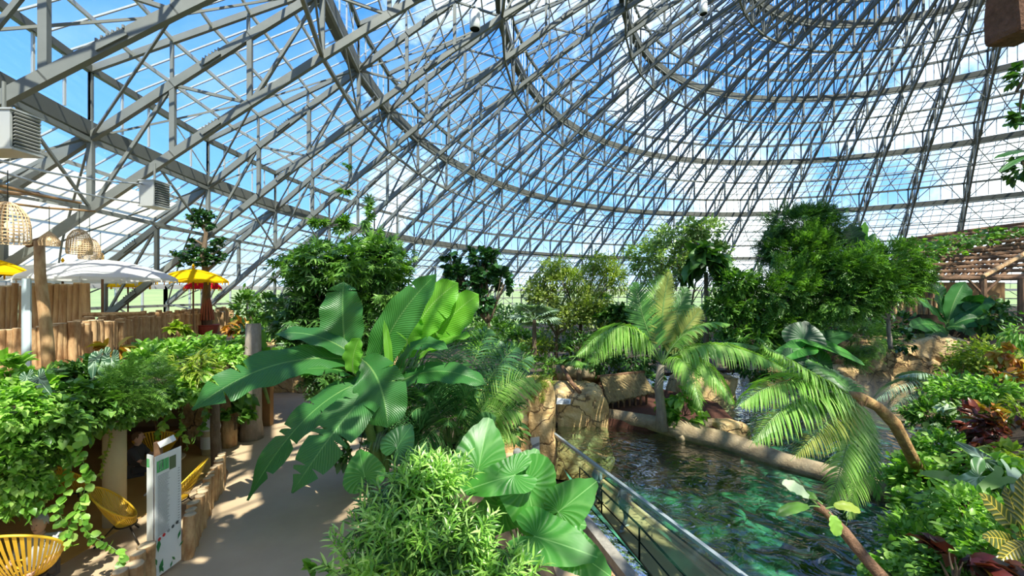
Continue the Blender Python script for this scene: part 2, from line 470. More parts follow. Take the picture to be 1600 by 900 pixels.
bark_g = principled('grey_bark', (.34, .29, .23), .9, col2=(.20, .165, .13), vscale=7., bump=.6, bscale=18., stretch=(1, 1, .4))
stemg = principled('green_stem', (.10, .20, .05), .5, col2=(.16, .28, .07), vscale=5.)
def tree(name, label, cat, base, blobs, n, size, kind, material, r0=.12, bm_=None, fork=.4, group=None, twigs=True, **kw):
    base = V(base); t = thing(name, label, cat, base, group)
    tr = MB(); cen = sum((V(b[0]) for b in blobs), V((0, 0, 0))) / len(blobs)
    f = base.lerp(cen, fork); f.x = base.x + (cen.x - base.x) * .2; f.y = base.y + (cen.y - base.y) * .2
    branch_to(tr, base - V((0, 0, .15)), f, r0, r0 * .75, wob=.05)
    for c, rad in blobs:
        p = branch_to(tr, f, V(c), r0 * .55, r0 * .15, sag=-.04, wob=.1)
        if twigs:
            for _ in range(5):
                u = V((rnd.gauss(0, 1), rnd.gauss(0, 1), rnd.gauss(.2, .8))).normalized()
                q = V(c) + V((u.x * rad[0], u.y * rad[1], u.z * rad[2])) * .8
                branch_to(tr, p[rnd.choice([2, 3, 4, 5])], q, r0 * .2, r0 * .06, n=4)
    tr.build('trunk', bm_ or bark, t, smooth=True)
    foliage(t, blobs, n, size, kind, material, **kw)
    return t
def shrub(name, label, cat, blobs, n, size, kind, material, base=None, group=None, stems=6, stem_mat=None, **kw):
    c0 = V(blobs[0][0]); b0 = V(base) if base is not None else c0 - V((0, 0, blobs[0][1][2]))
    t = thing(name, label, cat, b0, group)
    if stems:
        s_ = MB()
        for i in range(stems):
            c, rad = blobs[i % len(blobs)]
            u = V((rnd.gauss(0, .5), rnd.gauss(0, .5), rnd.uniform(.1, .9)))
            branch_to(s_, b0 + V((rnd.uniform(-.06, .06), rnd.uniform(-.06, .06), -.05)), V(c) + V((u.x * rad[0], u.y * rad[1], u.z * rad[2])) * .7, .018, .006, n=4)
        s_.build('stem', stem_mat or bark, t)
    foliage(t, blobs, n, size, kind, material, **kw)
    return t
def bez(a, b, c, t): return a * (1 - t) ** 2 + b * 2 * t * (1 - t) + c * t * t
def bezt(a, b, c, t): return ((b - a) * (1 - t) + (c - b) * t).normalized()
def frond(parent, a, b, c, leaflet=.5, n=40, material=None, rib=None, droop=.35, width=.035, start=.12, up=V((0, 0, 1)), vee=.25, r=.018, sweep=.55, name='frond', onesided=0, sink=0.):
    """a palm frond: midrib along a bezier a-b-c with leaflets down both sides that arch and hang"""
    a, b, c = V(a), V(b), V(c); mb = MB(); L = (b - a).length + (c - b).length
    for i in range(n):
        t = start + (1 - start) * (i + .5) / n
        p = bez(a, b, c, t); T = bezt(a, b, c, t); X = T.cross(up); X = X.normalized() if X.length > .05 else V((1, 0, 0)); Z = X.cross(T)
        l = leaflet * (sin(pi * min(1, .18 + t * .86)) ** .6) * rnd.uniform(.88, 1.08)
        sw = sweep + .9 * t ** 3
        for s in (-1, 1):
            if onesided and s * onesided < 0 and rnd.random() < .5: continue
            d = (X * s + T * sw + Z * vee + V((rnd.gauss(0, .06), rnd.gauss(0, .06), rnd.gauss(0, .06)))).normalized()
            pts = []; q = V(p); dd = V(d); seg = 4
            for j in range(seg + 1):
                pts.append(V(q)); q = q + dd * (l / seg); dd = (dd + V((0, 0, -droop))).normalized()
            N_ = (T * .9 + V((0, 0, .3))).normalized()
            vs = []
            for j, pt in enumerate(pts):
                wd = width * (.45, 1, .95, .65, .06)[j] * .5
                vs += [pt - N_ * wd, pt + N_ * wd]
            mb.quadv(vs, [(2 * j, 2 * j + 1, 2 * j + 3, 2 * j + 2) for j in range(seg)])
    o = mb.build(name, material, parent)
    rb = MB(); rb.tube([bez(a, b, c, i / 10) for i in range(11)], [r * (1 - .8 * i / 10) for i in range(11)], 6)
    rb.build('midrib', rib or stemg, o)
    return o
def blade(parent, a, b, c, width, face=V((0, -.4, 1)), material=None, fold=.25, nseg=18, tears=3, pet=None, name='leaf', wave=.03, pr=.02, shape=.55, droop_edge=.15, tip=1.0, roll=0.):
    """a long banana-like blade along the bezier a-b-c; pet = where its stalk starts"""
    a, b, c = V(a), V(b), V(c); face = V(face).normalized(); mb = MB()
    def wd(t): return width * .5 * max(0.02, (sin(pi * min(1, (t * .93 + .05))) ** shape)) * (1 if t < .85 else max(.05, 1 - ((t - .85) / .15) ** 2 * .9 * tip))
    tearat = set(rnd.sample(range(4, nseg - 2), min(tears, nseg - 6)) if tears else [])
    for s in (-1, 1):
        rows = []; tr_ = set(x for x in tearat if rnd.random() < .6)
        for i in range(nseg + 1):
            t = i / nseg; p = bez(a, b, c, t); T = bezt(a, b, c, t); X = T.cross(face); X = X.normalized() if X.length > .02 else V((1, 0, 0)); Z = X.cross(T)
            if Z.dot(face) < 0: Z = -Z
            if roll: X, Z = X * cos(roll) + Z * sin(roll), Z * cos(roll) - X * sin(roll)
            w_ = wd(t); row = []
            for j, k in enumerate((0, .25, .5, .75, 1.)):
                row.append(p + X * (s * w_ * k) + Z * (fold * w_ * k) - V((0, 0, droop_edge * w_ * k * k * 1.6)) + Z * (wave * sin(t * 23 + s * 1.3 + k) * k * k * width * 2) + T * (w_ * k * .25))
            rows.append(row)
        for i in range(nseg):
            r0, r1 = list(rows[i]), list(rows[i + 1])
            if i in tr_:
                for j in (2, 3, 4):
                    g = (.0, .0, .25, .5, .75)[j]; r1[j] = r1[j].lerp(r0[j], g * .8)
            pts = r0 + r1; t0, t1 = i / nseg, (i + 1) / nseg
            uvs = [(.5 + s * k * .5, t0) for k in (0, .25, .5, .75, 1.)] + [(.5 + s * k * .5, t1) for k in (0, .25, .5, .75, 1.)]
            fs = [(j, j + 1, j + 6, j + 5) if s > 0 else (j + 5, j + 6, j + 1, j) for j in range(4)]
            mb.quadv(pts, fs, uvs)
    # weld rows where there is no tear so that one blade is one island
    o = mb.build(name, material, parent)
    bmw(o)
    rb = MB(); pts = [bez(a, b, c, i / 10) - face * .012 for i in range(11)]; rad = [pr * (1 - .85 * i / 10) for i in range(11)]
    if pet is not None:
        pp = V(pet); m_ = (pp + a) / 2 + V((0, 0, (a - pp).length * .08)) ; pts = [bez(pp, m_, a, i / 6) for i in range(6)] + pts; rad = [pr * 1.7 - pr * .7 * i / 6 for i in range(6)] + rad
    rb.tube(pts, rad, 6); rb.build('stalk', stemg, o)
    return o
import bmesh
def bmw(o, dist=.0004, smooth=True):
    b = bmesh.new(); b.from_mesh(o.data); bmesh.ops.remove_doubles(b, verts=b.verts, dist=dist); b.to_mesh(o.data); b.free()
    if smooth: o.data.polygons.foreach_set('use_smooth', [True] * len(o.data.polygons))
def earleaf(parent, att, tip, face, width, material=None, pet=None, cup=.12, rip=.02, name='leaf', ribs=22, pr=.02, lobes=.42, curl=.25):
    """an elephant-ear leaf: attached near its heart notch, tip towards tip"""
    att, tip, face = V(att), V(tip), V(face).normalized()
    Y = (tip - att); L = Y.length; Y.normalize(); X = Y.cross(face).normalized(); Z = X.cross(Y)
    mb = MB(); na, nr = 56, 6; vs = []; uv = []
    hw = width / 2
    for j in range(nr + 1):
        for i in range(na + 1):
            th = (-pi * .93) + (2 * pi * .93) * i / na; ath = abs(th)
            # outline: tip radius L, sides hw, rear lobes
            c_ = cos(th / 2)
            if ath < pi / 2:
                r = 1 / sqrt((cos(th) / L) ** 2 + (sin(th) / hw) ** 2); r = r * (1 - .10 * sin(2 * ath)) 
                if ath < .12: r *= 1.06
            else:
                q = (ath - pi / 2) / (pi * .43); r = hw * (1 - q) + L * lobes * q; r *= 1 + .12 * sin(pi * q)
                if q > .85: r *= 1 - (q - .85) / .15 * .45
            r *= 1 + rip * sin(ath * ribs * 1.0); k = j / nr
            x, y = sin(th) * r * k, cos(th) * r * k
            z = cup * (abs(x) / hw) * hw - curl * (max(0, y / L)) ** 2 * L * .6 + rip * .9 * sin(ath * ribs) * k * hw
            vs.append(att + X * x + Y * y + Z * z); uv.append((.5 + (.5 * k * (1 if th > 0 else -1)) * min(1, ath * 3 + .02), ath / pi))
    fs = []
    for j in range(nr):
        for i in range(na):
            a = j * (na + 1) + i; fs.append((a, a + 1, a + na + 2, a + na + 1))
    mb.quadv(vs, fs, uv); o = mb.build(name, material, parent); o.data.polygons.foreach_set('use_smooth', [True] * len(fs))
    if pet is not None:
        pp = V(pet); rb = MB(); m_ = (pp + att) / 2 + V((0, 0, .15 * (att - pp).length)) - Z * .05
        rb.tube([bez(pp, m_, att - Z * .01, i / 8) for i in range(9)], [pr * (1.3 - .6 * i / 8) for i in range(9)], 7); rb.build('stalk', stemg, o)
    return o
def fan(parent, c, T, r, n=16, spread=2.2, material=None, up=V((0, 0, 1)), width=.04, pet=None, droop=.15, name='frond'):
    """fan-palm leaf: pleated fingers from one point"""
    T = V(T).normalized(); X = T.cross(up).normalized(); Z = X.cross(T); mb = MB(); c = V(c)
    for i in range(n):
        a = -spread / 2 + spread * i / (n - 1); d = T * cos(a) + X * sin(a); side_ = (X * cos(a) - T * sin(a))
        pts = []; q = V(c); dd = V(d); vs = []
        for j in range(5):
            wd = width * (.3, 1, 1, .6, .05)[j] * .5; vs += [q - side_ * wd, q + Z * wd * .5, q + side_ * wd]; q = q + dd * (r / 4); dd = (dd - V((0, 0, droop))).normalized()
        mb.quadv(vs, [(3 * j + k, 3 * j + k + 1, 3 * j + k + 4, 3 * j + k + 3) for j in range(4) for k in (0, 1)])
    if pet is not None: mb.tube([V(pet), (V(pet) + c) / 2 + V((0, 0, .05)), c], [.012, .01, .008], 5)
    return mb.build(name, material, parent)
def vine_strand(mbpts, p, L, step=.07): pass

# leaf materials
G = {}
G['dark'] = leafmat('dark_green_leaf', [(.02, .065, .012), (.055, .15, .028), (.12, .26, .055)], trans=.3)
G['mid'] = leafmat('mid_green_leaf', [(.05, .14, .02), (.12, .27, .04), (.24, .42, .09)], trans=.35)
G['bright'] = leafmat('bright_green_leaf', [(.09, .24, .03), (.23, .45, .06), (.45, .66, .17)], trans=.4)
G['yellow'] = leafmat('yellow_green_leaf', [(.16, .26, .03), (.30, .40, .06), (.42, .46, .09)], trans=.4)
G['olive'] = leafmat('olive_leaf', [(.12, .17, .04), (.24, .31, .07), (.40, .46, .12)], trans=.35)
G['glossy'] = leafmat('glossy_dark_leaf', [(.015, .06, .02), (.04, .13, .035), (.09, .22, .06)], trans=.2, rough=.25, gloss=.8)
G['banana'] = leafmat('banana_leaf', [(.035, .15, .035), (.05, .20, .04), (.08, .26, .05)], trans=.42, veins=.16, ribs=42., vcol=(.16, .36, .10), rough=.36)
G['banana_l'] = leafmat('young_and_backlit_banana_leaf', [(.14, .40, .03), (.18, .46, .04)], trans=.5, veins=.15, ribs=36., vcol=(.3, .55, .12), rough=.4)  # young leaf green; on the glowing leaves it paints in the backlight
G['ear'] = leafmat('elephant_ear_leaf', [(.045, .20, .03), (.06, .26, .035), (.09, .33, .05)], trans=.42, veins=.45, ribs=11., vcol=(.22, .48, .14), rough=.38)
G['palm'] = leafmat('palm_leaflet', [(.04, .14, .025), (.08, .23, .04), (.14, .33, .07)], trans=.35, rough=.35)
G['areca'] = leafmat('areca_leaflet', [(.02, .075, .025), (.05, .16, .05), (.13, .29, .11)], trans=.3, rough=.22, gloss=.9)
G['palm_l'] = leafmat('pale_palm_leaflet', [(.16, .34, .06), (.26, .46, .10), (.40, .55, .18)], trans=.4, rough=.35)  # paler green than the plain palm leaflet
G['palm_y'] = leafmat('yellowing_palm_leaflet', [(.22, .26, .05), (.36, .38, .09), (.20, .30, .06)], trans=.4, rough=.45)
G['grey'] = leafmat('grey_green_leaf', [(.20, .30, .20), (.30, .42, .30), (.42, .54, .42)], trans=.25, rough=.45)
G['red'] = leafmat('dark_red_leaf', [(.05, .015, .015), (.14, .025, .02), (.05, .04, .02), (.25, .05, .03)], trans=.25, rough=.3)
G['orange'] = leafmat('orange_croton_leaf', [(.35, .10, .02), (.50, .22, .03), (.55, .38, .05), (.20, .22, .04)], trans=.35)
G['vein'] = leafmat('pale_veined_leaf', [(.02, .07, .03), (.04, .11, .045)], trans=.2, veins=.9, ribs=7., vcol=(.45, .58, .42), rough=.35)
G['croton'] = leafmat('yellow_veined_croton_leaf', [(.05, .10, .02), (.12, .10, .02)], trans=.25, veins=.9, ribs=9., vcol=(.62, .45, .06), rough=.3)
G['white'] = leafmat('cream_variegated_leaf', [(.30, .42, .22), (.50, .60, .40), (.08, .20, .05)], trans=.3)

# ------------------------------------------------------------------ setting: ground, rocks, pool, tunnel
from mathutils import noise
soil = principled('dark_soil', (.10, .07, .045), .95, col2=(.05, .035, .02), vscale=3., bump=.6, bscale=9.)
sand = principled('path_resin', (.52, .38, .24), .85, col2=(.44, .32, .20), vscale=.8, bump=.12, bscale=60.)
ochre = principled('lounge_floor_paint', (.72, .46, .15), .55, col2=(.60, .36, .11), vscale=1.2)
plaster = principled('brown_plaster', (.30, .17, .07), .8, col2=(.20, .11, .045), vscale=1.5)
creamp = principled('cream_column_paint', (.60, .50, .30), .6, var=.12, vscale=2.)
mulch = principled('bark_mulch', (.17, .06, .035), .95, col2=(.07, .03, .02), vscale=30., bump=1., bscale=50.)
concrete = principled('concrete', (.34, .31, .26), .85, col2=(.22, .20, .17), vscale=6., bump=.4)
m, t = mat('ochre_rock')
tcx = t.add('ShaderNodeTexCoord'); n1 = t.add('ShaderNodeTexNoise', Vector=tcx.outputs['Object'], Scale=1.7, Detail=7., Roughness=.6)
vo = t.add('ShaderNodeTexVoronoi', dict(feature='DISTANCE_TO_EDGE'), Vector=t.add('ShaderNodeMixRGB' if False else 'ShaderNodeVectorMath', dict(operation='ADD'), i0=tcx.outputs['Object'], i1=t.add('ShaderNodeTexNoise', Vector=tcx.outputs['Object'], Scale=1.6, Detail=4.).outputs[1]).outputs[0], Scale=.8)
crack = t.math('MULTIPLY', vo.outputs[0], 30., clamp=True)
rc = t.ramp(n1.outputs[0], [(.28, (.38, .22, .09)), (.5, (.66, .44, .19)), (.72, (.80, .60, .33))])
p = t.add('ShaderNodeBsdfPrincipled', Base_Color=t.mixc(crack, (.16, .09, .04), rc), Roughness=.85)
hh = t.math('ADD', t.math('MULTIPLY', crack, .7), t.add('ShaderNodeTexNoise', Vector=tcx.outputs['Object'], Scale=9., Detail=6.).outputs[0])
t.put(p, 'Normal', t.add('ShaderNodeBump', Strength=.7, Distance=.08, Height=hh)); t.add('ShaderNodeOutputMaterial', Surface=p); rock_m = m
m, t = mat('pool_floor_rock')
tcx = t.add('ShaderNodeTexCoord'); n1 = t.add('ShaderNodeTexNoise', Vector=tcx.outputs['Object'], Scale=.75, Detail=6., Roughness=.62, Distortion=.6)
rc = t.ramp(n1.outputs[0], [(.36, (.002, .012, .009)), (.47, (.008, .045, .028)), (.57, (.05, .24, .13)), (.69, (.22, .52, .28))])
p = t.add('ShaderNodeBsdfPrincipled', Base_Color=rc, Roughness=.9); t.add('ShaderNodeOutputMaterial', Surface=p); basin_m = m
m, t = mat('green_water')
tcx = t.add('ShaderNodeTexCoord'); n1 = t.add('ShaderNodeTexNoise', Vector=tcx.outputs['Object'], Scale=1.9, Detail=3.0, Roughness=.45, Distortion=1.2)
bp = t.add('ShaderNodeBump', Strength=.75, Distance=.12, Height=n1.outputs[0])
tp = t.add('ShaderNodeBsdfTransparent', Color=(.66, .90, .80, 1)); gl = t.add('ShaderNodeBsdfGlossy', Color=(1, 1, 1, 1), Roughness=.02); t.put(gl, 'Normal', bp)
fr = t.add('ShaderNodeFresnel', IOR=1.45); t.put(fr, 'Normal', bp)
mx = t.add('ShaderNodeMixShader', i0=t.math('MULTIPLY_ADD', fr.outputs[0], 2.3, .01, clamp=True), i1=tp, i2=gl); t.add('ShaderNodeOutputMaterial', Surface=mx); water_m = m
m, t = mat('acrylic_panel')
tp = t.add('ShaderNodeBsdfTransparent', Color=(.95, .97, .96, 1)); gl = t.add('ShaderNodeBsdfGlossy', Color=(.9, .95, .95, 1), Roughness=.04)
df = t.add('ShaderNodeBsdfDiffuse', Color=(.5, .55, .5, 1)); lw = t.math('MULTIPLY', schlick(t, .16), .6)
mx = t.add('ShaderNodeMixShader', i0=.08, i1=tp, i2=df); mx = t.add('ShaderNodeMixShader', i0=lw, i1=mx, i2=gl)
t.add('ShaderNodeOutputMaterial', Surface=mx); acryl = m
logm = principled('peeled_log', (.62, .42, .22), .75, col2=(.30, .15, .06), vscale=7., bump=.5, bscale=14., stretch=(1, 1, .3))
logd = principled('dark_log', (.24, .13, .07), .8, col2=(.12, .065, .035), vscale=5., bump=.5, bscale=14., stretch=(1, 1, .3))
loge = principled('log_end_grain', (.62, .46, .28), .8, var=.25, vscale=14.)
drift = principled('driftwood', (.42, .33, .20), .85, col2=(.22, .16, .09), vscale=3., bump=.6, bscale=10.)

def clipc(pts):
    o = []
    for x, y in pts:
        dx, dy = x - AX, y - AY; r = sqrt(dx * dx + dy * dy)
        if r > 49.3: dx *= 49.3 / r; dy *= 49.3 / r
        o.append((AX + dx, AY + dy))
    return o
def densify(poly, step=3.):
    o = []
    for i in range(len(poly)):
        a, b = poly[i], poly[(i + 1) % len(poly)]; n = max(1, int(math.dist(a, b) / step))
        for k in range(n): o.append((a[0] + (b[0] - a[0]) * k / n, a[1] + (b[1] - a[1]) * k / n))
    return o
def slab(poly, z0, z1, name, m_, clip=False, kind='structure', parent=None, label=None, cat=None):
    if clip: poly = clipc(densify(poly))
    b = MB(); b.prism(poly, z0, z1); o = b.build(name, m_, parent)
    if parent is None: tag(o, label, cat, kind=kind)
    return o
circ = [(AX + 49.5 * cos(2 * pi * i / 96), AY + 49.5 * sin(2 * pi * i / 96)) for i in range(96)]
slab(circ, -3.2, -2.85, 'floor', soil)
slab([(-1.6, -6), (-2.0, 8), (-4.3, 13), (-6.0, 18), (-9, 27), (-22, 40), (-40, 20), (-26, -12)], -2.85, 0, 'floor_path', sand, True)
slab([(-2.1, -4), (-2.3, 8), (-4.4, 13.3), (0.3, 14.4), (1.0, 11.5), (1.45, 9.7), (2.25, 7.2), (3.1, 3.5)], -2.85, -1.0, 'floor_ledge', sand)
slab([(-6.1, 17.8), (-4.4, 13.3), (.3, 14.6), (3.5, 17.3), (3.4, 21), (9, 25.5), (24, 29), (31, 20), (60, 10), (80, 40), (40, 72), (0, 68), (-25, 50), (-10, 26)], -2.85, -.7, 'floor_garden', soil, True)
slab([(3.3, 15.9), (6.2, 14.5), (8.0, 14.7), (8.8, 18), (7, 21.2), (2.6, 21.2), (2.6, 17)], -2.85, -.52, 'floor_island', mulch)
gl_ = MB()                                   # outside land and far hedges
gl_.prism([(AX + 600 * cos(2 * pi * i / 48), AY + 600 * sin(2 * pi * i / 48)) for i in range(48)], -3.3, -1.2)
# ring shape: cut the dome's footprint out of the land by building it as an annulus
gl_ = MB(); nn = 96; rad_ = [51, 75, 120, 300, 900]; zz_ = [-1.0, -.9, -.3, 2.5, 16]
for j in range(5):
    for i in range(nn): a = 2 * pi * i / nn; gl_.v.append((AX + rad_[j] * cos(a), AY + rad_[j] * sin(a), zz_[j] + (2 * noise.noise(V((cos(a) * 4, sin(a) * 4, j))) * (j > 1) * j * .5)))
gl_.n = len(gl_.v)
for j in range(4):
    for i in range(nn): i2 = (i + 1) % nn; gl_.f.append((j * nn + i, (j + 1) * nn + i, (j + 1) * nn + i2, j * nn + i2))
tag(gl_.build('meadow', principled('meadow_grass', (.30, .34, .13), .9, col2=(.16, .24, .08), vscale=.02, detail=8.)), 'green and straw coloured fields outside the dome glass', 'field')['kind'] = 'structure'

def rockmesh(lo, hi, amp=.12, cuts=9, seed=0, taper=.1):
    b = bmesh.new(); bmesh.ops.create_cube(b, size=1.); bmesh.ops.subdivide_edges(b, edges=b.edges, cuts=cuts, use_grid_fill=True)
    lo, hi = V(lo), V(hi); s = hi - lo; c = (hi + lo) / 2; k = min(s)
    for v in b.verts:
        q = v.co.copy() * 2; l = max(abs(q.x), abs(q.y), abs(q.z)); e = V((abs(q.x) ** 12, abs(q.y) ** 12, abs(q.z) ** 12)); nl = (e.x + e.y + e.z) ** (1 / 12.)
        q = q / max(1, nl) ; tz = 1 - taper * max(0, q.z)
        p = V((q.x * s.x / 2 * tz, q.y * s.y / 2 * tz, q.z * s.z / 2)) + c
        nv = noise.noise_vector(p * .9 + V((seed * 7.3, 0, 0))) * amp * 1.6 + noise.noise_vector(p * 2.6 + V((0, seed * 3., 0))) * amp * .6
        cell = noise.cell_vector(p * .8 + V((seed, seed, 0))) if False else V((0, 0, 0))
        v.co = p + nv
    me = bpy.data.meshes.new('rock'); b.to_mesh(me); b.free(); me.materials.append(rock_m); return me
def rock(label, lo, hi, amp=.12, seed=0, group=None, cuts=9, taper=.1, name='rock', parent=None):
    me = rockmesh(lo, hi, amp, cuts, seed, taper); o = bpy.data.objects.new(name, me); COL.objects.link(o)
    return tag(o, label, 'rock', group)

# the pool
slab([(1.8, 20.7), (6.8, 6.0), (9, 1), (30, 4), (33, 20), (24, 29), (9, 26)], -2.85, -2.75, 'floor_pool', basin_m)
pb = MB()
for i in range(26):    # stones on the pool bottom
    x, y = rnd.uniform(6, 15), rnd.uniform(7, 17)
    if x < 5.5 + (14 - y) * .1: continue
    r = rnd.uniform(.3, .9); prof = [(r, -2.8), (r * .9, -2.8 + r * .3), (r * .5, -2.8 + r * .5), (.02, -2.8 + r * .55)]
    q = MB(); q.lathe([(a * rnd.uniform(.9, 1.1), z) for a, z in prof], 12, (x, y, 0)); tag(q.build('pool_stone', basin_m, smooth=True), 'pale algae-covered stone seen through the green pool water', 'stone', 'stones on the pool bottom')
wat = MB(); wp = [(1.28, 14.9), (3.95, 7.1), (5.4, 2.9), (28, 4), (33, 18), (26, 27), (9, 26), (3, 19)]
wat.quadv([(x, y, -.8) for x, y in wp], [tuple(range(len(wp)))])
tag(wat.build('pool_water', water_m), 'clear green rippling water of the large pool', 'water', kind='stuff')
wl = MB(); fb = [(1.28, 14.8, -.82), (5.4, 2.9, -.82), (9.2, 1.0, -2.85), (5.45, 9.9, -2.85), (1.8, 20.7, -2.85)]
wl.quadv([(1.3, 14.95, -1.1), (3.98, 7.2, -1.1), (5.42, 3.0, -1.1), (7.45, 3.95, -2.8), (5.4, 9.9, -2.8), (1.72, 20.6, -2.8)], [(0, 1, 4, 5), (1, 2, 3, 4)])
struct(wl, 'window_30', acryl)
slab([(.5, 21), (1.9, 15.8), (2.45, 15.4), (3.5, 10.3), (4.6, 5), (7.5, 4.1), (5.45, 9.95), (1.75, 20.7)], -2.86, -2.8, 'floor_tunnel', principled('tunnel_resin', (.74, .52, .26), .7, var=.12, vscale=.8))
# narrow tank left of the walkway, its kerb and wooden rail
tk = [(1.72, 10.8), (2.49, 7.98), (3.4, 4.4), (2.9, 4.2), (2.1, 7.6), (1.35, 10.4)]
tank = MB(); tank.quadv([(x, y, -1.02) for x, y in tk], [tuple(range(6))]); tag(tank.build('tank_water', water_m), 'narrow strip of green water left of the sunken walkway', 'water', kind='stuff')
slab([(1.72, 10.8), (2.49, 7.98), (3.4, 4.4), (2.9, 4.2), (2.1, 7.6), (1.35, 10.4)], -1.9, -1.75, 'floor_tank', basin_m)
tw = MB(); tw.quadv([(1.72, 10.8, -1.0), (2.49, 7.98, -1.0), (3.4, 4.4, -1.0), (4.3, 4.9, -2.8), (3.45, 10.3, -2.8), (2.4, 15.3, -2.8), (1.5, 12.5, -1.0)], [(0, 1, 4, 5, 6), (1, 2, 3, 4)]); struct(tw, 'wall_tank', basin_m)
kb = MB(); kb.beam((1.22, 10.9, -.95), (2.75, 5.0, -.95), .22, .3); tag(kb.build('concrete_kerb', concrete), 'weathered grey concrete kerb running along the narrow tank', 'kerb')
wr = thing('wooden_rail', 'thin light wood rail on the sand beside the concrete kerb', 'rail', (1.3, 9.3, -1))
b = MB(); b.tube([(1.0, 10.2, -.75), (1.6, 8.0, -.75), (2.2, 5.6, -.75)], .035, 8); b.build('handrail', logm, wr)
for q in (0.1, .5, .9):
    b = MB(); x, y = 1.0 + 1.2 * q, 10.2 - 4.6 * q; b.tube([(x, y, -1.02), (x, y, -.75)], .03, 6); b.build('post', logm, wr)
# acrylic screen with its grey top rail
L1a, L1b = V((1.28, 14.8, -.62)), V((5.35, 3.05, -.62))
scr = thing('acrylic_screen', 'long clear acrylic screen with grey top rail along the pool edge', 'glass screen', (1.28, 14.8, -.9))
b = MB(); b.beam(L1a, L1b, .09, .07); b.build('top_rail', principled('grey_rail', (.42, .47, .50), .35, .4), scr)
b = MB(); n_ = V((-.93, -.32, 0)) * .28
b.quadv([L1a, L1b, L1b + V((0, 0, -.62)) + n_, L1a + V((0, 0, -.80)) + n_ * .2], [(0, 1, 2, 3)]); b.build('panel', acryl, scr)
b = MB(); b.beam(L1a, L1a + V((0, 0, -2.2)), .08, .08, V((0, 1, 0))); b.build('end_frame', steel_d, scr)
# dark handrail of the walkway
hr = thing('handrail', 'slim dark metal handrail along the sunken sand coloured walkway', 'handrail', (2.5, 14, -2.8))
blk = principled('black_metal', (.02, .025, .02), .4, .6)
hp = [V((2.35, 14.6, -1.85)), V((2.75, 12.9, -1.85)), V((3.3, 10.9, -1.85)), V((4.0, 7.5, -1.85))]
b = MB(); b.tube(hp, .03, 8); b.build('top_bar', blk, hr)
b = MB(); b.tube([p_ + V((0, 0, -.4)) for p_ in hp], .018, 6); b.build('lower_bar', blk, hr)
for p_ in hp: b = MB(); b.tube([p_, p_ + V((0, 0, -.95))], .025, 6); b.build('post', blk, hr)

# rocks
pil = rock('tall ochre rock pillar topped with moss at the end of the acrylic screen', (.50, 14.1, -2.8), (1.48, 15.4, 1.15), .10, 1, taper=.05)
rb2 = rock('broad cracked ochre boulder with flat grey top beside the pool', (1.5, 15.6, -2.8), (3.7, 18.2, .42), .14, 2, cuts=12)
rock('shaded orange rock face hollowed behind the grey haired visitor', (-1.2, 13.6, -1.1), (.55, 14.7, 1.0), .2, 3)
rock('dark rock wall at the shady mouth of the walkway', (-.5, 17.5, -2.9), (1.7, 20.0, -.3), .2, 4)
rock('low ochre boulder on the far bank behind the thatched shelter palm', (7.8, 19.0, -2.8), (10.4, 21.5, .25), .16, 5)
rock('long ochre rock ledge under the dark leafy plants across the pool', (19.0, 21.6, -2.8), (24.2, 23.6, 1.8), .3, 6, cuts=13)
rock('flat topped ochre rock at the water near the mist', (17.2, 22.0, -2.8), (20.6, 24.0, .2), .22, 7)
rock('small brown rock above the water left of the flat rock', (14.0, 24.5, -2.8), (16.4, 26.0, .1), .2, 8)
rock('sunlit orange rock bank at the far bend of the path', (-10.8, 17.5, -.1), (-8.2, 19.6, 2.0), .2, 9)
rock('orange rock half hidden behind the dark tree, right of the path', (-8.4, 19.0, -.1), (-5.6, 21.5, 1.5), .25, 10)
rock('pale rock block lying beyond the sunlit bank by the dome wall', (-13.2, 22.5, -.1), (-10.3, 24.5, 1.9), .2, 15)
rock('orange rock wall closing the dark lounge at its far end', (-9.4, 12.0, -.1), (-7.7, 12.9, 1.8), .12, 16)
rock('rounded brown boulder among shrubs left of the hut', (2.0, 21.5, -.8), (4.6, 23.5, .6), .2, 17)
rock('small pale rock at the tip of the island bank', (7.0, 14.4, -1.2), (8.2, 15.2, -.35), .14, 18)
hl = MB(); hl.tube([at(868, 585, 18.2), at(888, 580, 18.4), at(925, 585, 19)], [.42, .36, .26], 12); tag(hl.build('hollow_log', drift, smooth=True), 'thick pale cut log lying on the ground behind the flat boulder', 'log')
hl = MB(); hl.tube([at(878, 572, 17.6), at(893, 598, 16.6), at(906, 613, 15.9)], [.09, .085, .08], 8); tag(hl.build('leaning_log', logd, smooth=True), 'dark stick leaning from the cut log down onto the flat boulder', 'log')
# moss cap on the pillar
sh_ = thing('moss_cap', 'bright moss and fern tuft hanging over the top of the rock pillar', 'moss', (1, 14.6, 1.1))
foliage(sh_, [((.98, 14.6, 1.15), (.5, .6, .12)), ((.85, 14.15, .85), (.35, .12, .3))], 1300, .09, 'spray', G['yellow'], droop=.5)
# driftwood bank
lg = MB(); lp = [onz(948, 657, -.75), onz(1010, 668, -.75), onz(1065, 680, -.75), onz(1140, 698, -.75), onz(1230, 728, -.75), onz(1320, 755, -.75), onz(1410, 782, -.75)]
lg.tube([p_ + V((0, .1 if i > 2 else -.12, (.06 if i > 2 else .2) + .05 * ((i % 2)))) for i, p_ in enumerate(lp)], [.30, .26, .34, .32, .27, .25, .27], 12); o = lg.build('driftwood_log', drift, smooth=True)
tag(o, 'long pale driftwood log dividing the green pool', 'log')
lg = MB(); lg.tube([onz(1062, 684, -.72), onz(1085, 672, -.68), onz(1115, 667, -.66), onz(1150, 676, -.7)], [.16, .3, .32, .12], 10); tag(lg.build('driftwood_log', drift, smooth=True), 'short flat driftwood piece at the tip of the mulch island', 'log')

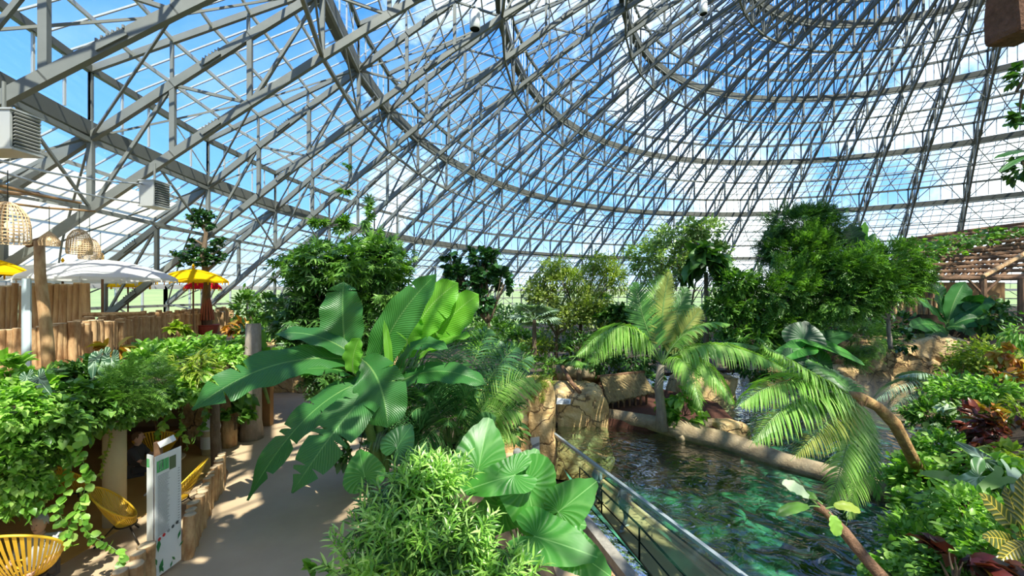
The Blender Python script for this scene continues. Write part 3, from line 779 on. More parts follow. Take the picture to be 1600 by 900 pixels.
# thatched shelter on the island
ht = thing('thatched_shelter', 'small straw thatched log shelter on the mulch island', 'shelter', (4.4, 17.3, -.52))
A_, B_, C_, D_ = at(937, 590, 17.8), at(1003, 582, 18.6), at(950, 629, 16.8), at(1022, 613, 17.6)
straw = principled('straw_thatch', (.42, .31, .14), .9, col2=(.20, .14, .06), vscale=6., bump=.9, bscale=25., stretch=(1, 1, .3))
b = MB(); nx, ny = 40, 10; nrm_ = (B_ - A_).cross(C_ - A_).normalized(); nrm_ = nrm_ if nrm_.z > 0 else -nrm_
for j in range(ny + 1):
    for i in range(nx + 1):
        p_ = A_.lerp(B_, i / nx).lerp(C_.lerp(D_, i / nx), j / ny * (1 + (.05 * rnd.random() if j == ny else 0))); b.v.append(tuple(p_ + nrm_ * (.05 + rnd.uniform(-.02, .02))))
nb_ = len(b.v); b.v += [tuple(V(x) - nrm_ * .1) for x in b.v[:]]; b.n = len(b.v)
for j in range(ny):
    for i in range(nx): a = j * (nx + 1) + i; b.f.append((a, a + 1, a + nx + 2, a + nx + 1)); b.f.append((a + nb_ + nx + 1, a + nb_ + nx + 2, a + nb_ + 1, a + nb_))
for i in range(nx): a = ny * (nx + 1) + i; b.f.append((a, a + 1, a + 1 + nb_, a + nb_))
b.build('thatch', straw, ht)
b = MB()
for i in range(260):
    f_, j_ = rnd.random(), rnd.uniform(.1, 1); p_ = A_.lerp(B_, f_).lerp(C_.lerp(D_, f_), j_) + nrm_ * .06; q_ = p_ + (C_ - A_).normalized() * rnd.uniform(.15, .3) + nrm_ * rnd.uniform(0, .03); b.tube([p_, q_], .006, 3, False)
b.build('straw', straw, ht)['kind'] = 'stuff'
b = MB(); b.tube([A_ + V((-.1, 0, .03)), B_ + V((.1, 0, .03))], .07, 8); b.build('ridge_log', logd, ht)
bk = (B_ - A_).cross(V((0, 0, 1))).normalized(); bk = bk if bk.y > 0 else -bk
b = MB(); b.quadv([A_, B_, B_ + bk * .9 + V((0, 0, -.5)), A_ + bk * .9 + V((0, 0, -.5))], [(0, 1, 2, 3)]); b.build('rear_thatch', straw, ht)
for i in range(7):
    p_ = A_.lerp(C_, .15 + i * .13) + V((-.05, 0, -.05)); b = MB(); b.tube([(p_.x, p_.y, -.6), p_], .055, 7); b.build('wall_log', logd, ht)
for i in range(8):
    p_ = C_.lerp(D_, i / 8 + .04) + bk * .25; b = MB(); b.tube([(p_.x, p_.y, -.6), (p_.x, p_.y, p_.z + .05)], .05, 7); b.build('wall_log', logd, ht)

# signs on the rocks
wht = principled('sign_white', (.72, .74, .74), .4); dgr = principled('sign_grey', (.28, .30, .30), .5); ink = principled('sign_ink', (.08, .09, .09), .5)
sg = thing('info_sign', 'tall white information sign on the ochre rock pillar', 'sign', (.62, 13.95, .1))
def px_panel(par, name, pts, m_, th=.015):
    b = MB(); P_ = [V(x) for x in pts]; n_ = (P_[1] - P_[0]).cross(P_[3] - P_[0]).normalized() * th
    b.quadv(P_ + [x + n_ for x in P_], [(0, 1, 2, 3), (7, 6, 5, 4), (0, 4, 5, 1), (1, 5, 6, 2), (2, 6, 7, 3), (3, 7, 4, 0)]); return b.build(name, m_, par)
q = 13.95
px_panel(sg, 'board', [at(828, 718, q), at(843, 719, q), at(843, 682, q), at(829, 684, q)], wht)
px_panel(sg, 'picture', [at(829, 697, q - .02), at(842.5, 691, q - .02), at(842.5, 696, q - .02), at(829, 701, q - .02)], dgr, .004)
for yy in (704, 707, 710, 713): px_panel(sg, 'text_line', [at(830, yy + .7, q - .02), at(839, yy, q - .02), at(839, yy - .6, q - .02), at(830, yy + .1, q - .02)], ink, .004)
sg = thing('info_sign', 'small pale tilted information plate fixed to the flat boulder', 'sign', at(882, 627, 15.4))
px_panel(sg, 'board', [at(869, 632, 15.4), at(891, 632, 15.4), at(892, 624, 15.6), at(871, 622, 15.6)], wht)
px_panel(sg, 'picture', [at(879, 630, 15.38), at(889, 630, 15.38), at(889, 626, 15.5), at(880, 625, 15.5)], dgr, .004)

# ------------------------------------------------------------------ left terrace over the dark lounge
terr = [(-6.9, 1.5), (-6.75, 10.2), (-13.6, 22.2), (-22, 36), (-40, 20), (-26, -10)]
slab(terr, 1.92, 2.28, 'ceiling_lounge', plaster, True)
slab([(-7.0, 3), (-6.9, 10.0), (-9.8, 12.5), (-16, 12), (-16, 3)], .0, .012, 'floor_lounge', ochre)
for nm, (x0, y0, x1, y1) in dict(left=(-15.2, 0, -15, 13.4), back=(-15.2, 13.2, -7.6, 13.4)).items():
    b = MB(); b.box((x0, y0, 0), (x1, y1, 1.92)); struct(b, 'wall_' + nm, plaster)
b = MB(); b.lathe([(.165, 0), (.165, 1.92)], 24, (-7.2, 7.62, 0)); tag(b.build('column', creamp, smooth=True), 'round cream column holding up the terrace over the lounge', 'column')

def logmesh(r, h, seed, m_=None):
    b = MB(); n = 9; rs = random.Random(seed); ph = rs.uniform(0, 6)
    prof = []
    for i in range(6): z = h * i / 5; prof.append((r * (1 + .06 * sin(ph + i * 1.9)), z))
    b.lathe(prof, n, caps=False); top = [b.v[5 * n + k] for k in range(n)]
    me = b.mesh('log', m_ or logm, True)
    return me, top
LOGS = [logmesh(.105, 1.12, i)[0] for i in range(5)]
ENDS = []
for i in range(5):
    b = MB(); b.lathe([(.107, 1.10), (.10, 1.125), (.0, 1.127)], 9, caps=False); ENDS.append(b.mesh('log_top', loge, True))
def palisade(name, label, pts, step, sc=(1, 1), cat='log fence', hvar=.12, group=None, dark=False, z=None):
    pts = [V(p_) for p_ in pts]; t = thing(name, label, cat, pts[0], group); seg = [(pts[i + 1] - pts[i]).length for i in range(len(pts) - 1)]; tot = sum(seg); n = int(tot / step)
    n = min(n, 95)
    for i in range(n):
        s = tot * (i + .5) / n; k = 0
        while k < len(seg) - 1 and s > seg[k]: s -= seg[k]; k += 1
        p_ = pts[k].lerp(pts[k + 1], s / seg[k]); j = rnd.randrange(5)
        o = bpy.data.objects.new('log', LOGS[j]); COL.objects.link(o); o.parent = t; rs = rnd.uniform(.75, 1.15) * sc[0]; hs = sc[1] * rnd.uniform(1 - hvar, 1)
        o.location = p_ - pts[0] + V((rnd.uniform(-.03, .03), rnd.uniform(-.03, .03), .0)); o.scale = (rs, rs, hs); o.rotation_euler = (rnd.uniform(-.04, .04), rnd.uniform(-.04, .04), rnd.uniform(0, 6))
        e = bpy.data.objects.new('log_top', ENDS[j]); COL.objects.link(e); e.parent = o
    return t
palisade('log_fence', 'upright peeled log fence along the edge of the umbrella terrace', [(-13.2, 9.8, 2.28), (-12.6, 10.6, 2.28), (-12.15, 11.6, 2.28), (-12.45, 13.3, 2.28), (-13.2, 14.8, 2.28), (-13.5, 17.2, 2.28), (-13.9, 20.3, 2.28)], .145, (.95, 1.0))
palisade('log_fence', 'second row of upright logs just behind the terrace edge fence', [(-13.0, 12.4, 2.28), (-13.1, 13.9, 2.28), (-13.9, 15.6, 2.28), (-14.3, 18.6, 2.28), (-14.1, 21.3, 2.28)], .2, (.95, 1.1))
palisade('log_wall', 'tall wall of vertical logs under the white parasols at the left edge', [(-17.5, 13.6, 2.28), (-15.0, 13.6, 2.28), (-13.55, 13.5, 2.28)], .18, (1.0, 2.0), cat='log wall', hvar=.05)
b = MB(); b.tube([at(128, 492, 13.2), at(226, 490, 14.4)], .07, 8); tag(b.build('log_rail', logm), 'horizontal log rail lying behind the terrace fence tops', 'rail')
palisade('log_fence', 'low dark log edging on the right of the lounge, beyond the menu board', [(-5.12, 6.6, 0), (-5.5, 7.4, 0), (-6.0, 8.4, 0), (-6.5, 9.5, 0)], .15, (.78, .62), cat='log fence')
palisade('log_fence', 'low log edging in front of the menu board, bottom left', [(-4.6, 4.3, 0), (-4.95, 5.3, 0), (-5.1, 5.95, 0)], .17, (.85, .62))

# poles and posts
def pole(name, label, pts, rad, m_=None, cat='post', group=None): b = MB(); b.tube(pts, rad, 10); return tag(b.build(name, m_ or logd, smooth=True), label, cat, group)
pole('tree_trunk_post', 'slim dark trunk post at the end of the low log edging', [(-6.75, 9.68, 0), (-6.8, 9.7, .25), (-6.85, 9.7, 1.0), (-6.85, 9.7, 2.0)], [.19, .12, .10, .09], bark)
pole('tree_trunk_post', 'thick pale wrinkled trunk standing on the left side of the path', [(-7.5, 12.1, 0), (-7.5, 12.1, .5), (-7.45, 12.1, 1.6), (-7.5, 12.2, 3.3)], [.33, .27, .22, .2], bark_g)
pole('log_stump', 'short upright tan log beside the white bin', [at(358, 700, 11.5) + V((0, 0, 0)), at(358, 655, 11.5)], [.2, .19], logm, 'stump')
bn = thing('waste_bin', 'white waste bin with hooded lid beside the slim dark trunk post', 'bin', (-7.85, 10.95, 0))
b = MB(); b.lathe([(.19, .0), (.21, .62), (.2, .64)], 20, (-7.85, 10.95, 0)); b.build('body', creamp, bn, True)
b = MB(); b.lathe([(.215, .18), (.22, .5)], 20, (-7.85, 10.95, 0), caps=False); b.build('poster', wht, bn, True)
b = MB(); b.lathe([(.22, .64), (.23, .70), (.2, .82), (.1, .92), (0, .94)], 20, (-7.85, 10.95, 0), caps=False); b.build('lid', wht, bn, True)

# menu board: V of two white boards round a wooden post
mb_ = thing('menu_board', 'tall white folded menu board on a wooden post beside the path', 'menu board', (-5.2, 6.15, 0))
pole_ = MB(); pole_.tube([(-5.25, 6.24, 0), (-5.25, 6.24, 1.98)], .055, 10); pole_.build('post', logd, mb_)
def board(p0, p1, zlo, zhi, nm, deco):
    p0, p1 = V((*p0, 0)), V((*p1, 0)); u = (p1 - p0); n_ = u.cross(V((0, 0, 1))).normalized() * .012
    if n_.x < 0 and n_.y > 0 or n_.y > 0 and abs(n_.x) < abs(n_.y): n_ = -n_
    Q = lambda s, z, k=1.: p0 + u * s + V((0, 0, zlo + (zhi - zlo) * z)) + n_ * k
    b = MB(); b.quadv([Q(0, 0, 0), Q(1, 0, 0), Q(1, 1, 0), Q(0, 1, 0), Q(0, 0), Q(1, 0), Q(1, 1), Q(0, 1)], [(0, 1, 2, 3), (7, 6, 5, 4), (0, 4, 5, 1), (1, 5, 6, 2), (2, 6, 7, 3), (3, 7, 4, 0)])
    o = b.build(nm, wht, mb_)
    def patch(s0, z0, s1, z1, m_, n2): c = MB(); c.quadv([Q(s0, z0, 1.3), Q(s1, z0, 1.3), Q(s1, z1, 1.3), Q(s0, z1, 1.3)], [(0, 1, 2, 3)]); c.build(n2, m_, o)
    gsq = principled('menu_green', (.10, .42, .14), .5) if 'menu_green' not in MATS else MATS['menu_green']
    gsq.name = 'menu_green'
    patch(.05, .86, .5, .955, gsq, 'logo'); patch(.12, .875, .18, .945, wht, 'logo_letter'); patch(.24, .875, .30, .945, wht, 'logo_letter'); patch(.18, .935, .24, .945, wht, 'logo_letter')
    patch(.38, .875, .43, .945, wht, 'logo_letter')
    if deco:
        patch(.52, .84, .78, .95, principled('menu_photo', (.12, .16, .08), .5), 'photo')
        tl = MB()
        for i in range(44):
            z = .83 - i * .0115; tl.quadv([Q(.08, z, 1.3), Q(.08 + rnd.uniform(.3, .5), z, 1.3), Q(.5, z + .003, 1.3), Q(.08, z + .003, 1.3)], [(0, 1, 2, 3)])
            if i % 2: tl.quadv([Q(.86, z, 1.3), Q(.93, z, 1.3), Q(.93, z + .004, 1.3), Q(.86, z + .004, 1.3)], [(0, 1, 2, 3)])
        tl.build('menu_text', ink, o)
        for i in range(5):
            c = MB(); c_ = Q(.14 + i * .17, .305 + i * .012, 1.5); uu = u.normalized() * .026
            c.quadv([c_ + uu * cos(a * pi / 5) + V((0, 0, .026 * sin(a * pi / 5))) for a in range(10)], [tuple(range(10))]); c.build('round_icon', [MATS.get('redi') or principled('redi', (.6, .03, .03), .5), MATS.get('redi') or principled('redi', (.6, .03, .03), .5), dgr, ink, ink][i], o)
        lf = MATS.get('menu_leaf') or principled('menu_leaf', (.03, .20, .06), .5)
        for (s, z, l, a) in ((.85, .2, .14, 1.2), (.9, .13, .1, .6), (.1, .2, .2, 1.5), (.15, .02, .2, 1.3), (.3, .01, .12, 2.), (.55, .0, .1, 1.2), (.75, .04, .1, 2.2), (.05, .1, .13, 1.8)):
            c = MB(); c0 = Q(s, z, 1.4); du = u.normalized() * cos(a) + V((0, 0, sin(a))); dn = u.normalized() * -sin(a) + V((0, 0, cos(a)))
            c.quadv([c0, c0 + du * l * .5 + dn * l * .18, c0 + du * l, c0 + du * l * .5 - dn * l * .18], [(0, 1, 2, 3)]); c.build('printed_leaf', lf, o)
board((-5.17, 6.08), (-5.14, 6.52), .06, 1.82, 'board', True)
board((-5.32, 6.14), (-5.19, 6.09), .55, 1.84, 'board', False)
b = MB(); b.beam((-5.16, 6.18, 1.97), (-5.0, 6.2, 2.05), .09, .09); b.build('lamp', wht, mb_)

# acapulco chairs, bistro chairs, tables
ycord = principled('yellow_cord', (.75, .46, .03), .45); tubm = principled('dark_tube', (.03, .025, .02), .4, .5)
bw_ = principled('bentwood', (.36, .20, .08), .5); marb = principled('table_top', (.50, .36, .22), .4)
def acapulco():
    t = bpy.data.objects.new('cord_chair', None); COL.objects.link(t)
    # shell: egg-shaped rim tilted back, cords running down to the small seat ring
    rim = []; N_ = 48
    for i in range(N_):
        a = 2 * pi * i / N_; x = .40 * cos(a) * (1 + .12 * sin(a)); y = .42 * sin(a); rim.append(V((x, .12 + y * .62, .62 + y * .62)))
    hub = [V((.16 * cos(2 * pi * i / N_), -.02 + .12 * sin(2 * pi * i / N_), .27)) for i in range(N_)]
    b = MB(); b.tube(rim + [rim[0]], .014, 6, False); b.mesh; o = bpy.data.objects.new('rim', b.mesh('rim', ycord, True)); COL.objects.link(o); o.parent = t
    b = MB()
    for i in range(N_):
        m_ = (rim[i] + hub[i]) / 2 + V((0, 0, -.07)) + (rim[i] - V((0, .1, .6))).normalized() * .02
        pts = [bez(rim[i], m_, hub[i], k / 4) for k in range(5)]; 
        nx_ = (rim[(i + 1) % N_] - rim[i - 1]).normalized()
        vs = []
        for k, p_ in enumerate(pts): wd = .017 * (1 - .5 * k / 4); vs += [p_ - nx_ * wd, p_ + nx_ * wd]
        b.quadv(vs, [(2 * k, 2 * k + 1, 2 * k + 3, 2 * k + 2) for k in range(4)])
    b.quadv(hub, [tuple(range(N_))])
    o = bpy.data.objects.new('cord_shell', b.mesh('cord_shell', ycord)); COL.objects.link(o); o.parent = t
    b = MB(); b.tube([V((.17 * cos(a * pi / 12), -.02 + .13 * sin(a * pi / 12), .255)) for a in range(25)], .012, 6, False); o = bpy.data.objects.new('base_ring', b.mesh('base_ring', tubm, True)); COL.objects.link(o); o.parent = t
    for a in (pi * .5, pi * 1.17, pi * 1.83):
        b = MB(); b.tube([V((.1 * cos(a), .1 * sin(a), .27)), V((.36 * cos(a), .33 * sin(a), .01))], .012, 6); o = bpy.data.objects.new('leg', b.mesh('leg', tubm, True)); COL.objects.link(o); o.parent = t
    return t
ch0 = acapulco(); grp = 'yellow cord chairs in the lounge'
spots = [((-6.62, 5.70), 3.4, 1.3, 'yellow cord chair seen from behind with the grey haired guest, bottom left'),
         ((-6.55, 7.10), 2.3, 1.1, 'yellow cord chair in sunlight left of the menu board'),
         ((-6.3, 8.0), -1.2, 1.05, 'yellow cord chair right behind the menu board'),
         ((-8.6, 8.3), 2.8, 1.1, 'yellow cord chair in shade just left of the cream column'),
         ((-8.6, 10.2), 3.6, 1.05, 'shaded cord chair behind the round table, right of the cream column'),
         ((-8.6, 6.1), -.5, 1.15, 'yellow cord chair in deep shade at the left edge of the lounge')]
for i, ((x, y), rz, s, lab) in enumerate(spots):
    o = ch0 if i == 0 else copy_tree(ch0); o.location = (x, y, .012); o.rotation_euler = (0, 0, rz); o.scale = (s, s, s); tag(o, lab, 'chair', grp)
def table(x, y, label):
    t = thing('round_table', label, 'table', (x, y, .012), 'round tables in the lounge')
    b = MB(); b.lathe([(.36, .70), (.37, .72), (.36, .735), (0, .736)], 28, (x, y, .012)); b.build('table_top', marb, t)
    b = MB(); b.tube([(x, y, .1), (x, y, .7)], .03, 8); b.build('column', wht, t)
    for a in (.3, 1.87, 3.44, 5.0): b = MB(); b.tube([(x, y, .32), (x + .33 * cos(a), y + .33 * sin(a), .02)], .018, 6); b.build('leg', wht, t)
table(-7.25, 8.75, 'round wooden topped table on white legs right of the cream column')
table(-9.6, 6.9, 'round table in the shade left of the cream column')
def bistro(x, y, rz, label):
    t = thing('bentwood_chair', label, 'chair', (x, y, .012), 'bentwood chairs at the back of the lounge'); b = MB()
    q = lambda X_, Y_, Z_: V((x + X_ * cos(rz) - Y_ * sin(rz), y + X_ * sin(rz) + Y_ * cos(rz), .012 + Z_))
    b.beam(q(-.2, 0, .45), q(.2, 0, .45), .4, .035, V((0, 0, 1))); b.build('seat', bw_, t)
    for sx in (-.19, .19):
        for sy in (-.18, .18): b = MB(); b.tube([q(sx, sy, 0), q(sx * .95, sy * .95, .45)], .018, 6); b.build('leg', bw_, t)
    b = MB(); b.tube([q(-.19, .19, .45), q(-.2, .22, .82), q(-.12, .24, .9), q(.12, .24, .9), q(.2, .22, .82), q(.19, .19, .45)], .018, 6)
    b.tube([q(-.18, .2, .5), q(.18, .24, .84)], .012, 5); b.tube([q(.18, .2, .5), q(-.18, .24, .84)], .012, 5); b.build('backrest', bw_, t)
bistro(-9.3, 11.4, 2.8, 'cross backed bentwood chair in the dark, above the menu board')
bistro(-8.3, 11.6, -.6, 'reddish bentwood chair in the dark nearest the hanging vine')

# parasols
m, t = mat('white_canopy'); a_ = t.add('ShaderNodeBsdfDiffuse', Color=(.85, .85, .84, 1)); b2 = t.add('ShaderNodeBsdfTranslucent', Color=(.85, .83, .78, 1)); t.add('ShaderNodeOutputMaterial', Surface=t.add('ShaderNodeMixShader', i0=.35, i1=a_, i2=b2)); wcan = m
m, t = mat('yellow_canopy'); a_ = t.add('ShaderNodeBsdfDiffuse', Color=(.90, .55, .01, 1)); b2 = t.add('ShaderNodeBsdfTranslucent', Color=(.95, .55, .01, 1)); t.add('ShaderNodeOutputMaterial', Surface=t.add('ShaderNodeMixShader', i0=.35, i1=a_, i2=b2)); ycan = m
m, t = mat('red_canopy'); a_ = t.add('ShaderNodeBsdfDiffuse', Color=(.65, .02, .03, 1)); b2 = t.add('ShaderNodeBsdfTranslucent', Color=(.8, .02, .03, 1)); t.add('ShaderNodeOutputMaterial', Surface=t.add('ShaderNodeMixShader', i0=.35, i1=a_, i2=b2)); rcan = m
def parasol(px, d, zr, r, h, cm, label, ribs=12, lean=0):
    x = (px - 800) / F * d; t = thing('parasol', label, 'parasol', (x, d, 2.28), 'fringed parasols on the terrace'); z = zr
    b = MB(); n = ribs * 4
    prof = [(1.0, 0), (.97, .10), (.8, .38), (.55, .68), (.28, .90), (.0, 1.0)]
    for rr, zz in prof:
        for k in range(n): a = 2 * pi * k / n; sc = rr * r * (1 - .015 * (k % 4 in (1, 2, 3)) - (.012 if k % 4 == 2 else 0)); b.v.append((x + sc * cos(a), d + sc * sin(a), z + zz * h - (.03 * h if k % 4 == 2 else 0)))
    b.n = len(b.v)
    for j in range(5):
        for k in range(n): k2 = (k + 1) % n; b.f.append((j * n + k, j * n + k2, (j + 1) * n + k2, (j + 1) * n + k))
    b.build('canopy', cm, t, True)
    b = MB()
    for k in range(n): a = 2 * pi * k / n; a2 = 2 * pi * (k + 1) / n; q = V((x + r * cos(a), d + r * sin(a), z)); q2 = V((x + r * cos(a2), d + r * sin(a2), z)); b.quadv([q, q2, q2 - V((0, 0, .07)), q - V((0, 0, .07))], [(0, 1, 2, 3)])
    b.build('valance', cm, t)
    for k in range(ribs): a = 2 * pi * k / ribs; c = MB(); q = V((x + r * cos(a), d + r * sin(a), z)); c.tube([q, q - V((0, 0, .17))], .022, 5); c.build('tassel', cm if cm is not rcan else ycan, t)
    b = MB(); b.tube([(x, d, 2.28), (x, d, z + h * .95)], .035, 8); b.build('pole', logd, t)
    b = MB()
    for k in range(ribs): a = 2 * pi * k / ribs; b.tube([(x, d, z + h * .93), (x + r * .98 * cos(a), d + r * .98 * sin(a), z + .01)], .01, 4)
    b.build('ribs', bw_, t)
    b = MB(); b.lathe([(.0, -.05), (.05, 0), (.03, .06), (.06, .1), (.0, .22)], 10, (x, d, z + h)); b.build('finial', ycan, t)
parasol(160, 13.7, 4.66, 1.93, .62, wcan, 'large white fringed parasol, the nearer and right one of two')
parasol(98, 16.3, 4.66, 2.2, .68, wcan, 'large white fringed parasol behind and left of its twin')
parasol(200, 20.0, 4.52, .82, .42, ycan, 'small yellow parasol behind the right end of the white ones')
parasol(302, 17.3, 4.68, 1.2, .5, ycan, 'yellow parasol in front of the clipped pot tree')
parasol(317, 21.5, 4.45, .8, .5, rcan, 'small red parasol behind the pot tree')
parasol(-18, 12.3, 4.78, .85, .42, ycan, 'yellow parasol cut by the left edge')
bn_ = MB(); bn_.beam((-10.45, 9.05, 2.28), (-10.45, 9.05, 4.5), .19, .03, V((0, 1, 0))); tag(bn_.build('banner', principled('pale_blue_banner', (.55, .66, .72), .5)), 'pale blue upright banner beside the pergola post', 'banner')

# pergola post, rods, cables
pg = thing('pergola_frame', 'peeled trunk post with short crossbar and thin rods overhead, far left', 'pergola', (-9.9, 9.0, 2.28))
b = MB(); b.tube([(-9.9, 9.0, 2.4), (-9.95, 9.0, 3.2), (-10.1, 9.0, 4.6), (-10.12, 9.0, 5.3)], [.11, .105, .09, .085], 10); b.build('post', logm, pg, True)
b = MB(); b.tube([at(43, 382, 9.0), at(75, 372, 9.0)], .07, 8); b.build('crossbar', logd, pg)
for (a, c, r_) in ((at(-30, 282, 6.5), at(126, 317, 8.5), .025), (at(-30, 312, 6.5), at(148, 330, 8.5), .02), (at(-10, 298, 7), at(60, 302, 8), .03)):
    b = MB(); b.tube([a, (a + c) / 2 + V((0, 0, -.03)), c], r_, 6); b.build('rod', bw_, pg)
for i, (a, c, e, l) in enumerate(((at(-20, 245, 6.5), at(100, 275, 9.5), at(236, 288, 12.9), 'upper pale cable run sagging to the far heater unit'), (at(-20, 262, 6.5), at(120, 300, 9.5), at(228, 318, 12.9), 'lower pale cable run sagging under the heater units'))):
    b = MB(); b.tube([bez(a, c + V((0, 0, -.1)), e, k / 10) for k in range(11)], .022, 6); tag(b.build('cable', alu), l, 'cable')

# heater units with louvres
def heater(x0, x1, y0, y1, z0, z1, label):
    t = thing('fan_heater', label, 'heater', ((x0 + x1) / 2, (y0 + y1) / 2, z0), 'louvred heater units'); b = MB(); h_ = z1 - z0; L_ = y1 - y0
    b.box((x0, y0, z0), (x1, y1, z1)); b.box((x0 - .02, y0 - .02, z1), (x1 + .05, y1 + .02, z1 + .03)); b.box((x0 - .02, y0 - .02, z0 - .03), (x1 + .05, y1 + .02, z0)); b.build('casing', alu, t)
    b = MB(); b.box((x1 + .001, y0 + .04, z0 + .03), (x1 + .012, y1 - .03, z1 - .03)); b.build('grille', blk, t)
    for i in range(10):
        zz = z0 + h_ * (.07 + .86 * i / 9); b = MB(); b.beam((x1 + .03, y0 + .04, zz), (x1 + .03, y1 - .03, zz), .045, .01, V((-.6, 0, 1))); b.build('louvre', alu, t)
    b = MB(); b.tube([((x0 + x1) / 2, (y0 + y1) / 2, z1), ((x0 + x1) / 2, (y0 + y1) / 2, z1 + .6)], .03, 6); b.build('bracket', steel, t)
heater(-9.5, -8.72, 7.3, 7.78, 6.72, 7.38, 'large louvred heater unit at the left edge under the roof')
heater(-11.0, -10.57, 12.4, 12.98, 6.78, 7.50, 'smaller louvred heater unit hung on a rib above the terrace')
def lampcyl(px, py, d, r, h, label, top):
    c = at(px, py, d); t = thing('hanging_speaker', label, 'speaker', c)
    b = MB(); b.lathe([(r * .9, 0), (r, .02), (r, h), (r * .6, h + .02), (0, h + .03)], 18, tuple(c), caps=False); b.build('housing', wht, t, True)
    b = MB(); b.lathe([(0, .04), (r * .85, .04), (r * .88, 0)], 18, tuple(c), caps=False); b.build('cone', blk, t)
    b = MB(); b.tube([c + V((0, 0, h)), c + V((0, 0, top))], .012, 5); b.build('cable', steel_d, t)
lampcyl(742, 46, 15, .19, .62, 'white cylindrical speaker hanging from a rib at the top', 3.)
lampcyl(1099, 22, 22, .2, .6, 'white speaker hanging near the top, right of centre', 3.)

# rattan lanterns
rat = principled('rattan', (.78, .55, .32), .7, var=.2, vscale=8.); m, t = mat('warm_bulb'); t.add('ShaderNodeOutputMaterial', Surface=t.add('ShaderNodeEmission', Color=(1, .72, .3, 1), Strength=2.2)); bulb = m
def lantern(px, py0, py1, wpx, d, label, shape=0):
    top, bot = at(px, py0, d), at(px, py1, d); h = top.z - bot.z; r = wpx / 2 / F * d; t = thing('rattan_lantern', label, 'lantern', bot, 'woven rattan lanterns')
    prof = [(.95, 0), (1, .05), (.97, .45), (.85, .7), (.5, .92), (.12, 1.)] if shape == 0 else [(.9, 0), (1, .3), (.7, .62), (.35, .85), (.1, 1.)]
    b = MB(); n = 26
    pr = []
    for i in range(13):
        q = i / 12; 
        for j in range(len(prof) - 1):
            if prof[j][1] <= q <= prof[j + 1][1]: f_ = (q - prof[j][1]) / (prof[j + 1][1] - prof[j][1]); pr.append(((prof[j][0] + (prof[j + 1][0] - prof[j][0]) * f_) * r, q * h)); break
    for k in range(n): a = 2 * pi * k / n; b.tube([bot + V((rr * cos(a), rr * sin(a), zz)) for rr, zz in pr], r * .035, 3, False)
    for rr, zz in pr: b.tube([bot + V((rr * cos(2 * pi * k / 20), rr * sin(2 * pi * k / 20), zz)) for k in range(21)], r * .035, 3, False)
    b.build('shade', rat, t)
    b = MB(); b.lathe([(0, 0), (r * .14, r * .12), (r * .16, r * .3), (0, r * .5)], 10, (bot.x, bot.y, bot.z + h * .35)); b.build('bulb', bulb, t)
    b = MB(); b.tube([top, top + V((0, 0, .5))], .006, 4); b.build('cord', blk, t)
lantern(12, 316, 380, 50, 6.6, 'big woven rattan lantern at the left edge')
lantern(77, 362, 384, 25, 8.2, 'small rattan lantern beside the pergola post top', 1)
lantern(124, 358, 397, 30, 8.6, 'bell shaped rattan lantern, second from the right')
lantern(140, 372, 405, 26, 10., 'bell shaped rattan lantern half behind its neighbour')
lantern(157, 394, 404, 9, 10.5, 'tiny rattan lantern, rightmost of the lanterns', 1)
# cream shading blinds under the lowest roof bay
bl = MB()
for k in (17, 18, 19, 20, 21, 22):
    a0, a1 = AZ[k], AZ[k + 1]; S = lambda rr, f_, z_: dp(rr, a0, z_).lerp(dp(rr, a1, z_), f_)
    z0 = zout(42.76) + .0; z1 = EYE + .3
    Q = lambda q, f_: S(42.76 + 6.84 * q, f_, z0 + (z1 - z0) * q)
    bl.quadv([Q(.18, .04), Q(.18, .96), Q(.86, .96), Q(.86, .04)], [(0, 1, 2, 3)])
m, t = mat('cream_blind'); a_ = t.add('ShaderNodeBsdfDiffuse', Color=(.80, .74, .58, 1)); b2 = t.add('ShaderNodeBsdfTranslucent', Color=(.95, .88, .70, 1)); t.add('ShaderNodeOutputMaterial', Surface=t.add('ShaderNodeMixShader', i0=.65, i1=a_, i2=b2))
tag(bl.build('shade_blind', m), 'cream fabric shading stretched under the lowest roof bay', 'blind')['kind'] = 'structure'

# ------------------------------------------------------------------ log roofed pavilion on the right
pv = thing('log_pavilion', 'open log roofed pavilion on the raised terrace at the right', 'pavilion', (25, 25, 2.9))
e0, e1 = at(1402, 431, 25.6), at(1560, 431, 23.8); g0, g1 = at(1425, 373, 31), at(1650, 343, 29)
for i in range(14):
    q = i / 13; b = MB(); a, c = e0.lerp(g0, q), e1.lerp(g1, q); ex = (c - a).normalized() * .6; b.tube([a - ex, (a + c) / 2 + V((0, 0, rnd.uniform(-.06, .06))), c + ex * 2], .11, 7); b.build('roof_batten', logd, pv)
for i in range(15):
    q = i / 14; b = MB(); a, c = e0.lerp(e1, q), g0.lerp(g1, q); b.tube([a - V((0, 0, .16)), c - V((0, 0, .2))], .12, 7); b.build('rafter', logd, pv)
b = MB(); b.tube([at(1400, 436, 25.5), at(1660, 434, 22.5)], .13, 8); b.build('eave_beam', logd, pv)
b = MB(); b.tube([at(1536, 432, 23.4), at(1640, 375, 24.4)], .12, 8); b.build('gable_log', logm, pv)
for px_, d_ in ((1420, 25.3), (1456, 25.), (1536, 23.5), (1596, 22.8)): b = MB(); p_ = at(px_, 436, d_); b.tube([(p_.x, p_.y, 2.9), p_], .16, 8); b.build('post', logd, pv)
b = MB(); b.tube([at(1512, 436, 23.7), at(1534, 458, 23.5)], .07, 6); b.build('brace', logd, pv)
b = MB(); b.tube([at(1562, 436, 23.3), at(1538, 458, 23.5)], .07, 6); b.build('brace', logd, pv)
slab([(16.5, 30), (20, 27.5), (27.5, 23.2), (34, 20), (60, 22), (48, 42), (24, 40)], -2.85, 2.9, 'floor_terrace_right', soil, True)
